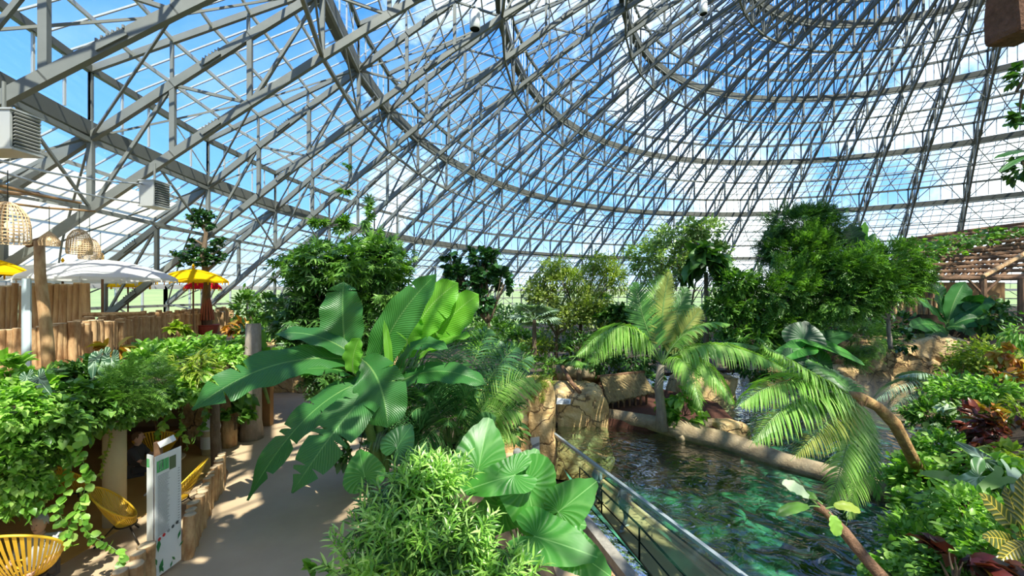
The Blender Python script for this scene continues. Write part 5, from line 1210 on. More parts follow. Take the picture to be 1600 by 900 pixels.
# ------------------------------------------------------------------ shrubs: (name, label, category, blobs, n, size, leaf, material)
SH = [
 ('leafy_shrub', 'loose leafy shrub left of the dark tree by the dome wall', 'shrub', [(430, 485, 15, 28, 22)], 420, .22, 'oval', 'mid'),
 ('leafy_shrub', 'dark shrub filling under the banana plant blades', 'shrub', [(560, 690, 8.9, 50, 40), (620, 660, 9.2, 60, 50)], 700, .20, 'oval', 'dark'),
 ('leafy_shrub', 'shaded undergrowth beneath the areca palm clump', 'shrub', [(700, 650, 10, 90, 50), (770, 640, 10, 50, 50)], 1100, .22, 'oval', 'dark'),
 ('leafy_shrub', 'yellow flowering shrub behind the mossy rock pillar', 'shrub', [(838, 545, 20, 28, 16)], 500, .17, 'oval', 'yellow'),
 ('leafy_shrub', 'dark green shrub below the yellow flowering shrub', 'shrub', [(860, 572, 18.5, 34, 16)], 520, .18, 'oval', 'mid'),
 ('leafy_shrub', 'low shrub behind the mossy pillar, left of the flat boulder', 'shrub', [(800, 560, 17, 40, 20), (790, 590, 16, 34, 20)], 900, .18, 'oval', 'mid'),
 ('leafy_shrub', 'small spiky shrub left of the fan palm in the middle distance', 'shrub', [(745, 525, 19, 34, 20), (710, 500, 21, 26, 16)], 700, .24, 'narrow', 'mid'),
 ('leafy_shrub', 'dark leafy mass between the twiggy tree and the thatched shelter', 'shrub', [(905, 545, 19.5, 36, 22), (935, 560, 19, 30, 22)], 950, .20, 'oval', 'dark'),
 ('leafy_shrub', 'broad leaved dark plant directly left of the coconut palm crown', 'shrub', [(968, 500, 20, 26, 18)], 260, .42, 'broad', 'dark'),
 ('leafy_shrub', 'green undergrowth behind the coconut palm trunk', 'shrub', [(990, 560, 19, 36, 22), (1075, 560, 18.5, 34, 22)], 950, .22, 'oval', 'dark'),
 ('broad_leaf_plant', 'bright broad leaved plant right of the coconut palm trunk', 'plant', [(1068, 625, 14.9, 26, 22), (1080, 652, 14.6, 24, 14)], 240, .34, 'broad', 'bright'),
 ('leafy_shrub', 'grassy palm tuft on the far bank right of the coconut palm', 'shrub', [(1185, 530, 19, 30, 18), (1210, 555, 18, 26, 14)], 380, .48, 'narrow', 'mid'),
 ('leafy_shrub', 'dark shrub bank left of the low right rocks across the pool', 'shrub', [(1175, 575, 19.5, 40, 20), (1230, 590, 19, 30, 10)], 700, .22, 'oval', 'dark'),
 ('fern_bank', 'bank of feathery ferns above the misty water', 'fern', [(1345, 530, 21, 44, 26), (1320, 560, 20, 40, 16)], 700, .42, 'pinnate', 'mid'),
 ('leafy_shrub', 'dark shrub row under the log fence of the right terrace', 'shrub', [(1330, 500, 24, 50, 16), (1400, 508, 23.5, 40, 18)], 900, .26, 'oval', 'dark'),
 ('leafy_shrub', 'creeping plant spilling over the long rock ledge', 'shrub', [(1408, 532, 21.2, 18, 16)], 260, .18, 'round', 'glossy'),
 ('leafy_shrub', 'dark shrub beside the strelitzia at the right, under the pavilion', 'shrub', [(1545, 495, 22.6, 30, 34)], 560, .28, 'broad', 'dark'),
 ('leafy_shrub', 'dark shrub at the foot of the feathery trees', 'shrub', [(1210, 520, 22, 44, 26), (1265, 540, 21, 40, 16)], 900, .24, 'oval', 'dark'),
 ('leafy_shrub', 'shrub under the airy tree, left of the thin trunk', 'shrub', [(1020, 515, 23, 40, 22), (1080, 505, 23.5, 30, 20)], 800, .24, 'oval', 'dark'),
 ('vine_cover', 'green and orange vine covering the pavilion roof slope', 'vine', [(1440, 395, 25.5, 50, 14), (1500, 375, 26.5, 60, 8), (1560, 365, 26.5, 50, 7)], 900, .22, 'round', 'mid'),
 ('leafy_shrub', 'small leafy plant at the base of the pale wrinkled trunk', 'plant', [(370, 650, 11.2, 16, 18)], 120, .2, 'round', 'mid'),
 ('leafy_shrub', 'potted leafy plant between the stump and the pale wrinkled trunk', 'plant', [(368, 615, 11.6, 14, 18)], 50, .4, 'broad', 'mid'),
 ('leafy_shrub', 'red and green shrubs beyond the path by the far rocks', 'shrub', [(395, 540, 14.5, 20, 30), (385, 520, 14.5, 18, 14)], 360, .18, 'oval', 'glossy'),
 # left planter: bushes by the fence
 ('trailing_ivy', 'small leaved light green ivy curtain at the left edge', 'ivy', [(10, 650, 5.6, 50, 50), (5, 740, 5.5, 40, 60), (40, 760, 5.65, 26, 44)], 3600, .08, 'heart', 'bright'),
 ('trailing_ivy', 'dark ivy curtain hanging beside the yellow-green one, upper left', 'ivy', [(80, 662, 6.0, 46, 42), (128, 640, 6.45, 34, 38), (60, 700, 5.85, 36, 40)], 2700, .12, 'heart', 'mid'),
 ('leafy_shrub', 'bright fern-like shrub rising at the far left over the ivy', 'shrub', [(14, 590, 6.8, 26, 30), (70, 612, 7.0, 40, 18)], 520, .2, 'broad', 'bright'),
 ('leafy_shrub', 'dark broad leaved shrub in the planter left of the fern', 'shrub', [(140, 590, 8.2, 44, 24), (165, 625, 7.6, 32, 22)], 650, .18, 'oval', 'dark'),
 ('fern_tuft', 'green fern mass hanging over the cream column', 'fern', [(205, 605, 7.2, 44, 36), (240, 595, 7.9, 40, 26), (170, 625, 6.8, 30, 22)], 1100, .22, 'pinnate', 'mid'),
 ('leafy_shrub', 'bright leafy shrub in the planter below the log fence middle', 'shrub', [(255, 552, 10.5, 48, 20), (235, 565, 9.8, 34, 18)], 1000, .17, 'oval', 'bright'),
 ('leafy_shrub', 'reddish leaved shrub under the bright planter shrub', 'shrub', [(262, 588, 9.2, 20, 14)], 220, .16, 'oval', 'red'),
 ('long_leaf_plant', 'pendulous plant with long lime leaves in the planter', 'plant', [(300, 575, 8.9, 36, 26)], 520, .28, 'narrow', 'yellow'),
 ('trailing_ivy', 'mid green ivy mass at the right end of the planter', 'ivy', [(335, 545, 12.5, 46, 22), (350, 572, 10.6, 34, 30), (315, 605, 8.9, 34, 26), (285, 612, 8.4, 26, 18)], 3400, .12, 'heart', 'bright'),
 ('croton_plant', 'orange and yellow croton below the log fence, left one', 'croton', [(178, 545, 10, 14, 12)], 60, .28, 'broad', 'orange'),
 ('croton_plant', 'yellow croton below the log fence near its middle', 'croton', [(270, 516, 12.6, 12, 7)], 50, .3, 'broad', 'yellow'),
 ('croton_plant', 'orange croton at the right end of the log fence', 'croton', [(375, 515, 15.5, 16, 10)], 80, .3, 'broad', 'orange'),
 ('leafy_shrub', 'dense green planter bush right in front of the log fence, left part', 'shrub', [(95, 592, 8.2, 46, 18), (30, 600, 7.9, 30, 18)], 1300, .14, 'oval', 'bright'),
 ('leafy_shrub', 'mid green planter bush between the ferns and the bright bush', 'shrub', [(190, 588, 9.0, 36, 16), (225, 580, 9.0, 30, 14)], 1300, .14, 'oval', 'mid'),
 ('trailing_ivy', 'leafy ivy hanging over the terrace edge above the cream column', 'ivy', [(155, 640, 6.65, 26, 24), (190, 648, 7.05, 26, 18), (225, 635, 7.4, 26, 16), (255, 622, 7.8, 24, 16)], 2600, .10, 'heart', 'mid'),
 ('leafy_shrub', 'far green hedge against the dome wall behind the slender fig tree', 'hedge', [(720, 490, 36, 50, 16), (800, 492, 38, 50, 14), (660, 500, 33, 40, 16)], 1800, .38, 'oval', 'mid'),
 ('leafy_shrub', 'far hedge against the dome wall behind the coconut palm', 'hedge', [(940, 492, 40, 60, 14), (1040, 492, 42, 60, 14)], 1700, .42, 'oval', 'mid'),
 ('leafy_shrub', 'far hedge against the dome wall behind the leafy tree', 'hedge', [(1150, 495, 40, 60, 16), (1240, 500, 38, 50, 16)], 1500, .42, 'oval', 'dark'),
 ('leafy_shrub', 'wide green bush in the middle ground below the far hedge, left', 'shrub', [(690, 525, 23, 50, 18), (760, 540, 21, 40, 16)], 1500, .26, 'oval', 'mid'),
 ('leafy_shrub', 'wide dark bush behind the thatched shelter', 'shrub', [(950, 575, 20.5, 40, 16), (1000, 590, 21, 30, 14)], 1100, .24, 'oval', 'dark'),
 ('leafy_shrub', 'olive bush in front of the twiggy tree', 'shrub', [(870, 530, 22, 46, 18), (920, 520, 23, 40, 18)], 1600, .2, 'oval', 'olive'),
 ('leafy_shrub', 'bush between the coconut palm and the leafy tree', 'shrub', [(1110, 530, 23, 50, 20), (1060, 540, 22, 30, 18)], 1500, .24, 'oval', 'mid'),
 ('leafy_shrub', 'bushes at the dome wall left of the dark tree, beyond the path', 'shrub', [(420, 520, 19, 40, 24), (385, 480, 20, 20, 24)], 1200, .24, 'oval', 'mid'),
 ('leafy_shrub', 'leafy bush filling the ground left of the fan palm', 'shrub', [(775, 515, 25, 44, 16), (820, 530, 24, 40, 16)], 1500, .28, 'oval', 'mid'),
 ('leafy_shrub', 'low bright bush below the slender fig tree', 'shrub', [(755, 545, 18.5, 30, 12)], 420, .2, 'oval', 'bright'),
 ('variegated_plant', 'cream edged leaf rosette at the top of the right bank', 'plant', [(1490, 600, 13.4, 18, 12)], 90, .26, 'broad', 'white'),
 ('variegated_plant', 'pale variegated leaves in the middle of the right bank', 'plant', [(1500, 640, 11.6, 22, 12)], 110, .22, 'broad', 'white'),
 ('croton_plant', 'small orange croton above the dark red one', 'croton', [(1548, 640, 11.0, 18, 10)], 70, .22, 'broad', 'orange'),
 ('croton_plant', 'yellow croton at the right edge of the middle bank', 'croton', [(1592, 640, 9.8, 18, 16)], 90, .26, 'narrow', 'yellow'),
 ('croton_plant', 'dark maroon plant below the variegated leaves', 'croton', [(1520, 705, 9.4, 26, 16)], 120, .2, 'broad', 'red'),
 ('variegated_plant', 'whitish leaves of a small plant near the leaning palm root', 'plant', [(1462, 672, 11.4, 18, 10)], 80, .2, 'broad', 'white'),
 ('leafy_shrub', 'lime green leaves beside the maroon plant', 'plant', [(1570, 715, 8.6, 30, 16)], 200, .2, 'broad', 'yellow'),
 ('leafy_shrub', 'glossy broad leaved plant at the lower right bank', 'plant', [(1480, 790, 7.6, 34, 20)], 200, .2, 'broad', 'glossy'),
 ('croton_plant', 'red tipped plant near the bottom right corner', 'croton', [(1550, 880, 5.2, 30, 12)], 50, .18, 'broad', 'red'),
 # right slope, top to bottom
 ('leafy_shrub', 'bright variegated bush at the top of the right bank', 'shrub', [(1540, 555, 16, 44, 26), (1500, 575, 16.4, 30, 18)], 1900, .17, 'oval', 'yellow'),
 ('croton_plant', 'orange flowered croton at the right edge near the top of the bank', 'croton', [(1582, 555, 13, 22, 14)], 120, .26, 'broad', 'orange'),
 ('leafy_shrub', 'lime leafed bush at the right edge below the pavilion', 'shrub', [(1592, 520, 14, 20, 20)], 200, .34, 'narrow', 'bright'),
 ('leafy_shrub', 'fresh green bush in the middle of the right bank', 'shrub', [(1500, 615, 12.8, 48, 30), (1555, 610, 12, 44, 24)], 2200, .14, 'oval', 'bright'),
 ('leafy_shrub', 'dark green bush where the arching frond begins', 'shrub', [(1455, 650, 12.6, 34, 26)], 900, .17, 'oval', 'mid'),
 ('croton_plant', 'dark red leaved croton halfway down the right bank', 'croton', [(1530, 665, 10.6, 34, 22), (1575, 680, 9.6, 34, 28)], 230, .26, 'broad', 'red'),
 ('leafy_shrub', 'orange spotted ground plant below the lime bush', 'croton', [(1570, 590, 12.4, 30, 12)], 120, .2, 'broad', 'orange'),
 ('leafy_shrub', 'pale green leafy bush left of the dark red croton', 'shrub', [(1470, 700, 10.8, 40, 26)], 1300, .14, 'oval', 'bright'),
 ('leafy_shrub', 'small leaved bush overhanging the water at the right bank', 'shrub', [(1435, 745, 9.4, 42, 34), (1425, 790, 8.8, 32, 24)], 2200, .11, 'round', 'bright'),
 ('leafy_shrub', 'dense mixed bush at the bottom of the right bank', 'shrub', [(1430, 850, 7.4, 44, 40), (1480, 830, 7.6, 50, 34)], 2400, .12, 'oval', 'bright'),
 ('leafy_shrub', 'broad leaved bush right of the cream veined leaf', 'shrub', [(1560, 740, 8.0, 50, 34)], 700, .17, 'broad', 'bright'),
 ('leafy_shrub', 'leafy bush beneath the yellow veined croton, lower right', 'shrub', [(1520, 800, 6.6, 60, 40), (1560, 860, 5.6, 70, 40)], 2000, .12, 'oval', 'bright'),
 ('leafy_shrub', 'dark shrub in the lower right corner', 'shrub', [(1480, 890, 6.0, 60, 30)], 900, .13, 'broad', 'mid'),
 ('croton_plant', 'maroon leaved plant at the bottom edge, right', 'croton', [(1490, 880, 5.2, 34, 16)], 40, .24, 'broad', 'red'),
 ('trailing_ivy', 'low ivy beside the driftwood stem at the water', 'ivy', [(1400, 895, 6.6, 50, 22)], 500, .11, 'round', 'bright'),
]
for nm, lab, cat, bl_, n, sz, kd, mt_ in SH:
    bs = [pxblob(*b_) for b_ in bl_]
    hang = nm == 'trailing_ivy'
    lo_ = min(c.z - r_[2] for c, r_ in bs)
    shrub(nm, lab, cat, bs, n, sz, kd, G[mt_], droop=.6 if hang else (.3 if kd in ('narrow', 'broad', 'pinnate') else 0), fill=.5 if hang else .4, stems=5, jitter=.5)
def fanpalm(label, px, py, d, r, n, mt_, cz):
    c = at(px, py, d); t = thing('fan_palm', label, 'palm', c - V((0, 0, cz))); b = MB(); b.tube([c - V((0, 0, cz + .05)), c], [.12, .09], 8); b.build('trunk', bark, t)
    for i in range(n):
        a = i * 2.4; e = rnd.uniform(-.3, .9); T = V((cos(a) * cos(e), sin(a) * cos(e), sin(e))); fan(t, c + T * r * .45, T, r * .6, 15, 2.3, G[mt_], pet=c, width=r * .09, droop=.2)
fanpalm('blue-green fan palm in the middle distance below the yellow-green tree', 835, 500, 19.5, 1.3, 14, 'grey', 1.6)
fanpalm('spiky fan palm at the foot of the airy tree, near the far wall', 935, 475, 23, 1.1, 12, 'mid', 1.8)
fanpalm('low fan palm on the left of the thatched shelter', 905, 560, 17.5, .9, 10, 'mid', .9)
fanpalm('dark fan palm right of the grassy tuft on the far bank', 1140, 545, 19.5, 1.1, 12, 'palm', 1.0)
ears('veined_leaf_plant', 'dark arrow leaves with white veins hanging in the left planter', (165, 600, 8.4), [((160, 558, 7.8), (163, 592, 7.6), 26, (0, -1, .4)), ((150, 558, 7.8), (140, 588, 7.6), 24, (-.2, -1, .4)), ((174, 560, 7.8), (180, 590, 7.7), 22, (.2, -1, .4))], pr=.008, ml='vein')
ears('veined_leaf_plant', 'two pale veined arrow leaves in the ivy at the far left', (60, 620, 6.7), [((42, 588, 6.5), (40, 612, 6.4), 20, (0, -1, .4)), ((60, 590, 6.5), (74, 614, 6.4), 20, (.2, -1, .4))], pr=.006, ml='vein')
ears('veined_leaf_plant', 'large pale leaf with cream veins on the right bank', (1530, 780, 7.6), [((1530, 745, 7.5), (1462, 778, 7.2), 26, (-.2, -.8, .6), 'cream'), ((1540, 720, 7.8), (1500, 690, 8), 26, (0, -.8, .8), 'vein')], pr=.01, ml='vein')
ears('elephant_ear_plant', 'cluster of soft grey-green arrow leaves on the right bank', (1560, 800, 7.2), [((1565, 745, 7.2), (1535, 762, 7.0), 22, (0, -.7, .8), 'mid'), ((1580, 735, 7.4), (1592, 765, 7), 24, (.1, -.8, .6), 'grey'), ((1500, 765, 7.3), (1455, 790, 7.0), 30, (0, -.6, .9), 'mid'), ((1480, 745, 7.6), (1446, 737, 7.5), 18, (0, -.7, .8), 'mid')], pr=.01)
cr = thing('croton_plant', 'yellow veined croton with large stiff leaves at the lower right', 'croton', at(1590, 900, 5.6))
for (a, c, w_) in (((1596, 840, 5.5), (1530, 770, 5.6), 34), ((1590, 850, 5.4), (1535, 840, 5.2), 34), ((1600, 830, 5.5), (1600, 740, 5.6), 40), ((1602, 850, 5.3), (1560, 880, 5.1), 36), ((1598, 835, 5.6), (1570, 760, 5.8), 32)):
    A, C_ = at(*a), at(*c); blade(cr, A, A.lerp(C_, .5) + V((0, 0, .06)), C_, w_ / F * 5.5 * .8, (-.2, -.9, .5), G['croton'], tears=0, pet=at(1592, 895, 5.6), pr=.008, nseg=12)

# hanging vine strands
def strand(label, x0, y0, x1, y1, d, size, n, mt_, wob=6, kd='heart'):
    a, c = at(x0, y0, d), at(x1, y1, d); t = thing('hanging_vine', label, 'vine', a); pts = []; w_ = wob / F * d
    for i in range(13): q = i / 12; pts.append(a.lerp(c, q) + V((w_ * sin(q * 7 + x0) * (q + .2), w_ * .6 * cos(q * 5 + x0), 0)))
    b = MB(); b.tube(pts, .004, 4); b.build('stem', stemg, t)
    Ps = np.array([tuple(pts[min(11, int(q * 12))].lerp(pts[min(12, int(q * 12) + 1)], q * 12 - int(q * 12))) for q in np.linspace(0, .999, n)]); Ps += RS.randn(n, 3) * size * .15
    D = RS.randn(n, 3); D[:, 2] = -.55 + .3 * RS.randn(n); U = np.tile([.2, -.9, .7], (n, 1)) + RS.randn(n, 3) * .3
    vs, fs = scatter_mesh(Ps, D, U, size * (.7 + .6 * RS.rand(n)), kd); np_build('foliage', vs, fs, G[mt_], t)
for a in (('round leaved vine hanging lowest in front of the lounge, left strand', 100, 690, 112, 830, 5.9, .11, 44, 'bright', 10, 'round'), ('round leaved vine hanging lowest in front of the lounge, middle strand', 118, 680, 128, 850, 5.8, .11, 52, 'bright', 12, 'round'),
          ('round leaved vine trailing to the log edging at bottom left', 128, 800, 180, 885, 5.6, .10, 30, 'bright', 10, 'round'), ('leafy vine strand hanging left of the menu board lamp', 262, 600, 254, 682, 8.4, .12, 30, 'bright', 5), ('thin vine strand hanging right of the menu board lamp', 283, 600, 290, 702, 8.6, .11, 30, 'bright', 4),
          ('fine vine strand on the cream column', 168, 640, 164, 745, 7.3, .06, 50, 'yellow', 4), ('short vine strand dangling between column and menu board', 212, 615, 218, 648, 8, .10, 12, 'bright', 4), ('vine strand beside the slim dark trunk post', 318, 600, 312, 690, 9.2, .12, 26, 'mid', 6), ('vine strand right of the slim dark trunk post', 335, 590, 338, 650, 10, .10, 22, 'mid', 4)):
    strand(*a)

# climbing plant high on the ribs and plants hanging into the right edge
hb = thing('hanging_root_ball', 'brown hanging root ball at the top right corner', 'root ball', at(1592, 30, 5))
rm = rockmesh(at(1580, 55, 5.2) - V((0, .1, 0)), at(1640, -30, 5.2) + V((0, .3, 0)), .06, 8, 3); rm.materials.clear(); rm.materials.append(principled('root_fibre', (.26, .13, .08), .95, col2=(.14, .07, .04), vscale=12., bump=1., bscale=30.)); o = bpy.data.objects.new('fibre_mass', rm); COL.objects.link(o); o.parent = hb; o.location = -V(hb.location)
shrub('hanging_plant', 'dark leafy plant hanging at the right edge, upper one', 'hanging plant', [pxblob(1602, 110, 5.2, 14, 24), pxblob(1600, 180, 5.2, 16, 14)], 240, .1, 'oval', G['dark'], stems=3)
hp2 = shrub('hanging_plant', 'dark fern plant hanging at the right edge, lower one', 'hanging plant', [pxblob(1598, 262, 5.2, 18, 20)], 300, .09, 'oval', G['dark'], stems=3)
for (a, c, w_) in (((1610, 195, 5.2), (1566, 198, 5.2), 10), ((1612, 235, 5.2), (1552, 248, 5.1), 7), ((1612, 240, 5.2), (1560, 270, 5.1), 6)): A, C_ = at(*a), at(*c); blade(hp2, A, A.lerp(C_, .5) + V((0, 0, .05)), C_, w_ / F * 5.2 * 1.5, (0, -.6, .8), G['glossy'], tears=0, pr=.006, nseg=10)
cl = thing('climbing_vine', 'thin climbing vine with small leaf tufts up the steel ribs', 'vine', at(540, 360, 15))
b = MB(); b.tube([at(540, 372, 15), at(545, 330, 15), at(560, 300, 15), at(570, 285, 15)], .012, 4); b.build('stem', bark, cl)
foliage(cl, [pxblob(538, 352, 15, 18, 10), pxblob(540, 258, 15, 6, 5), pxblob(574, 330, 15, 5, 22), pxblob(535, 300, 15, 8, 6), pxblob(500, 350, 15, 14, 8)], 170, .26, 'palmate', G['mid'], clump=10, fill=.2)

# ------------------------------------------------------------------ fish
fish_m = principled('dark_fish', (.02, .03, .02), .4)
def fish(x, y, rz, L_, label):
    b = MB(); c = V((x, y, -.95)); u = V((cos(rz), sin(rz), 0)); b.tube([c - u * L_ * .5, c - u * L_ * .3, c, c + u * L_ * .3, c + u * L_ * .48], [.01, L_ * .07, L_ * .11, L_ * .09, .015], 8)
    s_ = V((-u.y, u.x, 0)); b.quadv([c - u * L_ * .45, c - u * L_ * .62 + s_ * L_ * .1, c - u * L_ * .58, c - u * L_ * .62 - s_ * L_ * .1], [(0, 1, 2, 3)]); tag(b.build('fish', fish_m, smooth=True), label, 'fish', 'fish in the green pool')
q = onz(1113, 812, -.95); fish(q.x, q.y, 2.6, .45, 'dark fish just under the surface in the lower pool middle')
q = onz(1145, 803, -.95); fish(q.x, q.y, 2.4, .35, 'dark fish right of the other one in the pool')

# ------------------------------------------------------------------ people
skin = principled('skin', (.60, .36, .26), .5); hairg = principled('grey_hair', (.50, .49, .47), .7, var=.3, vscale=40.)
def skinned(par, name, pts, edges, rad, m_, sub=2, root=0):
    me = bpy.data.meshes.new(name); me.from_pydata([tuple(V(p_)) for p_ in pts], edges, []); o = bpy.data.objects.new(name, me); COL.objects.link(o); o.parent = par
    sk = o.modifiers.new('skin', 'SKIN'); sk.use_smooth_shade = True
    if not me.skin_vertices: me.attributes
    lay = me.skin_vertices[0].data
    for i, r_ in enumerate(rad): lay[i].radius = (r_, r_) if not hasattr(r_, '__len__') else r_
    for i in range(len(pts)): lay[i].use_root = (i == root)
    ss = o.modifiers.new('sub', 'SUBSURF'); ss.levels = sub; ss.render_levels = sub; me.materials.append(m_); return o
def person(label, loc, rz, H_, top, bottom, shoe, hair, pose='stand', sc=1.):
    t = thing('person', label, 'person', loc); t.rotation_euler = (0, 0, rz); k = H_ / 1.75
    if pose == 'walk':
        J = dict(pel=(0, 0, .93), ch=(0, .03, 1.28), nk=(0, .04, 1.46), hd=(0, .06, 1.63), hpL=(-.1, 0, .9), knL=(-.1, .16, .5), anL=(-.1, .16, .09), hpR=(.1, 0, .9), knR=(.1, -.02, .49), anR=(.1, -.28, .12), shL=(-.19, .03, 1.40), elL=(-.25, -.06, 1.12), haL=(-.23, .06, .86), shR=(.19, .03, 1.40), elR=(.25, .0, 1.12), haR=(.22, .18, .92))
    elif pose == 'sit':
        J = dict(pel=(0, -.02, .42), ch=(0, -.06, .78), nk=(0, -.04, .95), hd=(0, 0, 1.12), hpL=(-.1, 0, .42), knL=(-.13, .42, .46), anL=(-.13, .46, .07), hpR=(.1, 0, .42), knR=(.13, .42, .46), anR=(.13, .40, .07), shL=(-.19, -.05, .89), elL=(-.26, .1, .66), haL=(-.18, .34, .60), shR=(.19, -.05, .89), elR=(.26, .1, .66), haR=(.18, .34, .60))
    else:
        J = dict(pel=(0, 0, .93), ch=(0, .0, 1.28), nk=(0, .0, 1.46), hd=(0, .03, 1.63), hpL=(-.1, 0, .9), knL=(-.11, .03, .5), anL=(-.11, 0, .08), hpR=(.1, 0, .9), knR=(.11, .03, .5), anR=(.12, .02, .08), shL=(-.19, 0, 1.40), elL=(-.25, -.02, 1.12), haL=(-.23, .1, .88), shR=(.19, 0, 1.40), elR=(.25, -.02, 1.12), haR=(.22, .1, .88))
    J = {a: V(v) * k for a, v in J.items()}; names = list(J)
    def sub_(keys, ed, rd, nm, m_, root=0): skinned(t, nm, [J[a] for a in keys], ed, [r_ * k for r_ in rd], m_, root=root)
    sub_(['pel', 'ch', 'nk', 'hpL', 'knL', 'anL', 'hpR', 'knR', 'anR', 'shL', 'elL', 'haL', 'shR', 'elR', 'haR'], [(0, 1), (1, 2), (0, 3), (3, 4), (4, 5), (0, 6), (6, 7), (7, 8), (1, 9), (9, 10), (10, 11), (1, 12), (12, 13), (13, 14)],
         [.13, .14, .055, .08, .055, .04, .08, .055, .04, .055, .04, .03, .055, .04, .03], 'body', skin)
    sub_(['pel', 'hpL', 'knL', 'anL', 'hpR', 'knR', 'anR'], [(0, 1), (1, 2), (2, 3), (0, 4), (4, 5), (5, 6)], [.15, .098, .075, .062, .098, .075, .062], 'trousers', bottom)
    sub_(['pel', 'ch', 'shL', 'elL', 'shR', 'elR'], [(0, 1), (1, 2), (2, 3), (1, 4), (4, 5)], [.15, .165, .078, .06, .078, .06], 'shirt', top, root=0)
    hd = J['hd']; b = MB(); n = 16
    pr = [(.0, -.125), (.045, -.118), (.065, -.08), (.076, -.02), (.08, .03), (.072, .08), (.045, .112), (.0, .122)]
    b.lathe([(r_ * k, z_ * k) for r_, z_ in pr], n, tuple(hd), caps=False); b.v = [(hd.x + (x - hd.x), hd.y + (y - hd.y) * 1.18, z) for x, y, z in b.v]
    b.tube([hd + V((0, .09, .03)) * k, hd + V((0, .118, -.015)) * k, hd + V((0, .09, -.03)) * k], [.008 * k, .015 * k, .01 * k], 6)
    for s in (-1, 1): b.tube([hd + V((s * .076, 0, .03)) * k, hd + V((s * .09, -.01, .01)) * k, hd + V((s * .078, 0, -.03)) * k], [.008 * k, .014 * k, .006 * k], 6)
    b.tube([hd + V((0, .02, -.11)) * k, J['nk']], [.05 * k, .055 * k], 10); b.build('head', skin, t, True, local=True)
    e = MB()
    for s in (-1, 1): e.lathe([(0, -.007 * k), (.009 * k, 0), (0, .007 * k)], 8, tuple(hd + V((s * .03, .088, .025)) * k), caps=False)
    e.tube([hd + V((-.025, .088, -.055)) * k, hd + V((.025, .088, -.055)) * k], .004 * k, 5); e.build('eyes', blk, t, local=True)
    h_ = MB(); h_.lathe([(.086 * k, .0), (.09 * k, .05 * k), (.078 * k, .10 * k), (.045 * k, .13 * k), (0, .138 * k)], 16, (hd.x, hd.y - .012 * k, hd.z), caps=False); h_.v = [(x, hd.y - .012 * k + (y - hd.y) * 1.15, z - (.045 * k if y < hd.y - .02 and z < hd.z + .02 else 0)) for x, y, z in h_.v]; h_.build('hair', hair, t, True, local=True)
    for s in ('L', 'R'):
        a = J['an' + s]; b = MB(); b.tube([a + V((0, -.07, -.045)) * k, a + V((0, .0, -.035)) * k, a + V((0, .10, -.055)) * k, a + V((0, .19, -.062)) * k], [.035 * k, .048 * k, .042 * k, .026 * k], 8); b.build('shoe', shoe, t, True, local=True)
        h0 = J['ha' + s]; d0 = (h0 - J['el' + s]).normalized(); sx = -1 if s == 'L' else 1; b = MB(); side_ = V((0, 1, 0)) - d0 * d0.y; side_.normalize()
        b.tube([h0, h0 + d0 * .045 * k, h0 + d0 * .09 * k], [.026 * k, .036 * k, .032 * k], 8)
        for q, (o_, l_) in enumerate(((-.03, .06), (-.01, .075), (.01, .07), (.03, .055))):
            f0 = h0 + d0 * .085 * k + side_ * o_ * k; b.tube([f0, f0 + d0 * l_ * .5 * k, f0 + d0 * l_ * .9 * k - V((sx * .012 * k, 0, 0))], [.0095 * k, .009 * k, .007 * k], 6)
        f0 = h0 + d0 * .02 * k + side_ * .025 * k; b.tube([f0, f0 + side_ * .03 * k + d0 * .02 * k, f0 + side_ * .035 * k + d0 * .05 * k], [.012 * k, .010 * k, .008 * k], 6); b.build('hand', skin, t, True, local=True)
    return t
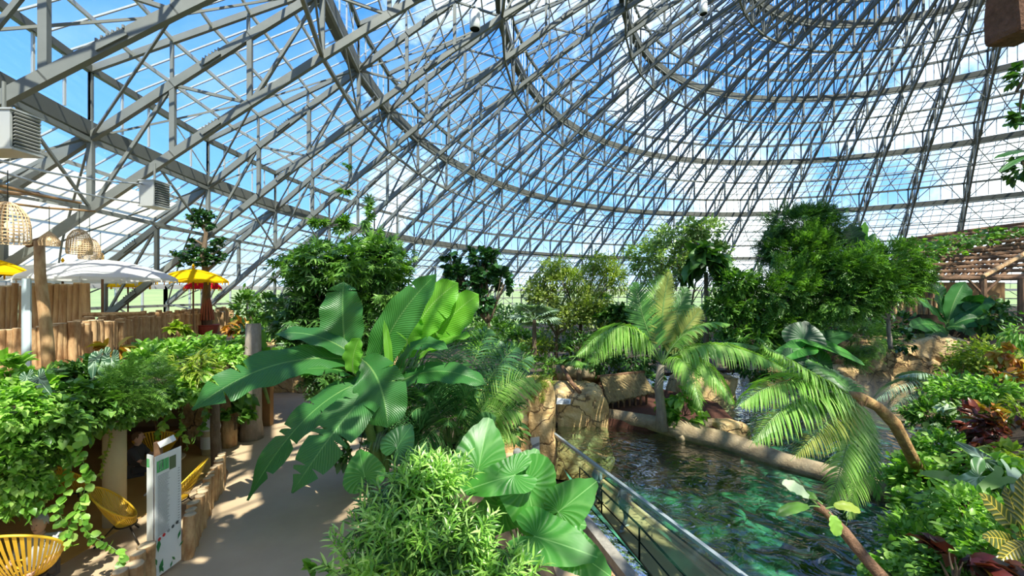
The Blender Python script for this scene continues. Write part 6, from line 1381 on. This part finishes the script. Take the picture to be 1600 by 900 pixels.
cl_w = principled('white_cloth', (.75, .75, .73), .8); cl_d = principled('dark_cloth', (.05, .05, .055), .8); cl_g = principled('grey_cloth', (.42, .42, .42), .8); cl_b = principled('blue_grey_cloth', (.30, .36, .42), .8); brown_h = principled('brown_hair', (.12, .06, .03), .7)
person('man in dark trousers and black shoes walking under the acrylic screen', (2.8, 13.8, -2.8), -1.2, 1.42, cl_b, cl_d, blk, brown_h, 'walk')
person('person in light grey trousers farther along the sunken walkway', (3.32, 12.4, -2.8), -1.0, 1.4, cl_g, cl_g, wht, hairg, 'walk')
person('grey haired visitor in a white shirt beside the rock pillar', (at(808, 704, 9.4).x, 9.4, -1.0), -.9, 1.70, cl_w, cl_b, blk, hairg)
person('grey haired guest sitting with his back turned in the yellow chair, bottom left', (-6.66, 5.92, -.1), 3.4, 1.62, cl_g, cl_d, blk, hairg, 'sit')
person('guest in black sitting at the round table right of the cream column', (-7.95, 8.95, .06), -1.2, 1.65, cl_d, cl_d, blk, brown_h, 'sit')

# light mist above the far water
mv = bpy.data.materials.new('mist'); mv.use_nodes = True; q = NT(mv.node_tree); q.n.clear()
tcm = q.add('ShaderNodeTexCoord'); gd = q.add('ShaderNodeTexGradient', dict(gradient_type='SPHERICAL'), Vector=tcm.outputs['Object'])
vs_ = q.add('ShaderNodeVolumeScatter', Color=(1, 1, 1, 1), Density=q.math('MULTIPLY', gd.outputs[0], .16)); vs_.inputs['Anisotropy'].default_value = .3
q.add('ShaderNodeOutputMaterial', Volume=vs_)
b = MB(); b.lathe([(0.01, -1), (.5, -.87), (.87, -.5), (1, 0), (.87, .5), (.5, .87), (0.01, 1)], 20)
o = b.build('mist', mv); o.location = (15.2, 18.2, -.5); o.scale = (4.2, 2.6, 1.3); tag(o, 'faint white mist drifting over the far water', 'mist', kind='stuff')

# unseen tree added behind the viewer so that its crown shades the near path
tree('added_shade_tree', 'tall leafy tree added out of view, its high crown shading the near path', 'tree', (-4.0, -3.0, 0), [((-1.4, 1.9, 8.3), (1.1, 1.6, .8)), ((-.2, .8, 8.6), (1.2, 1.4, .8)), ((-1.4, -.6, 8.6), (1.2, 1.3, .8))], 1500, .42, 'broad', G['mid'], r0=.16, fill=.1, clump=12)
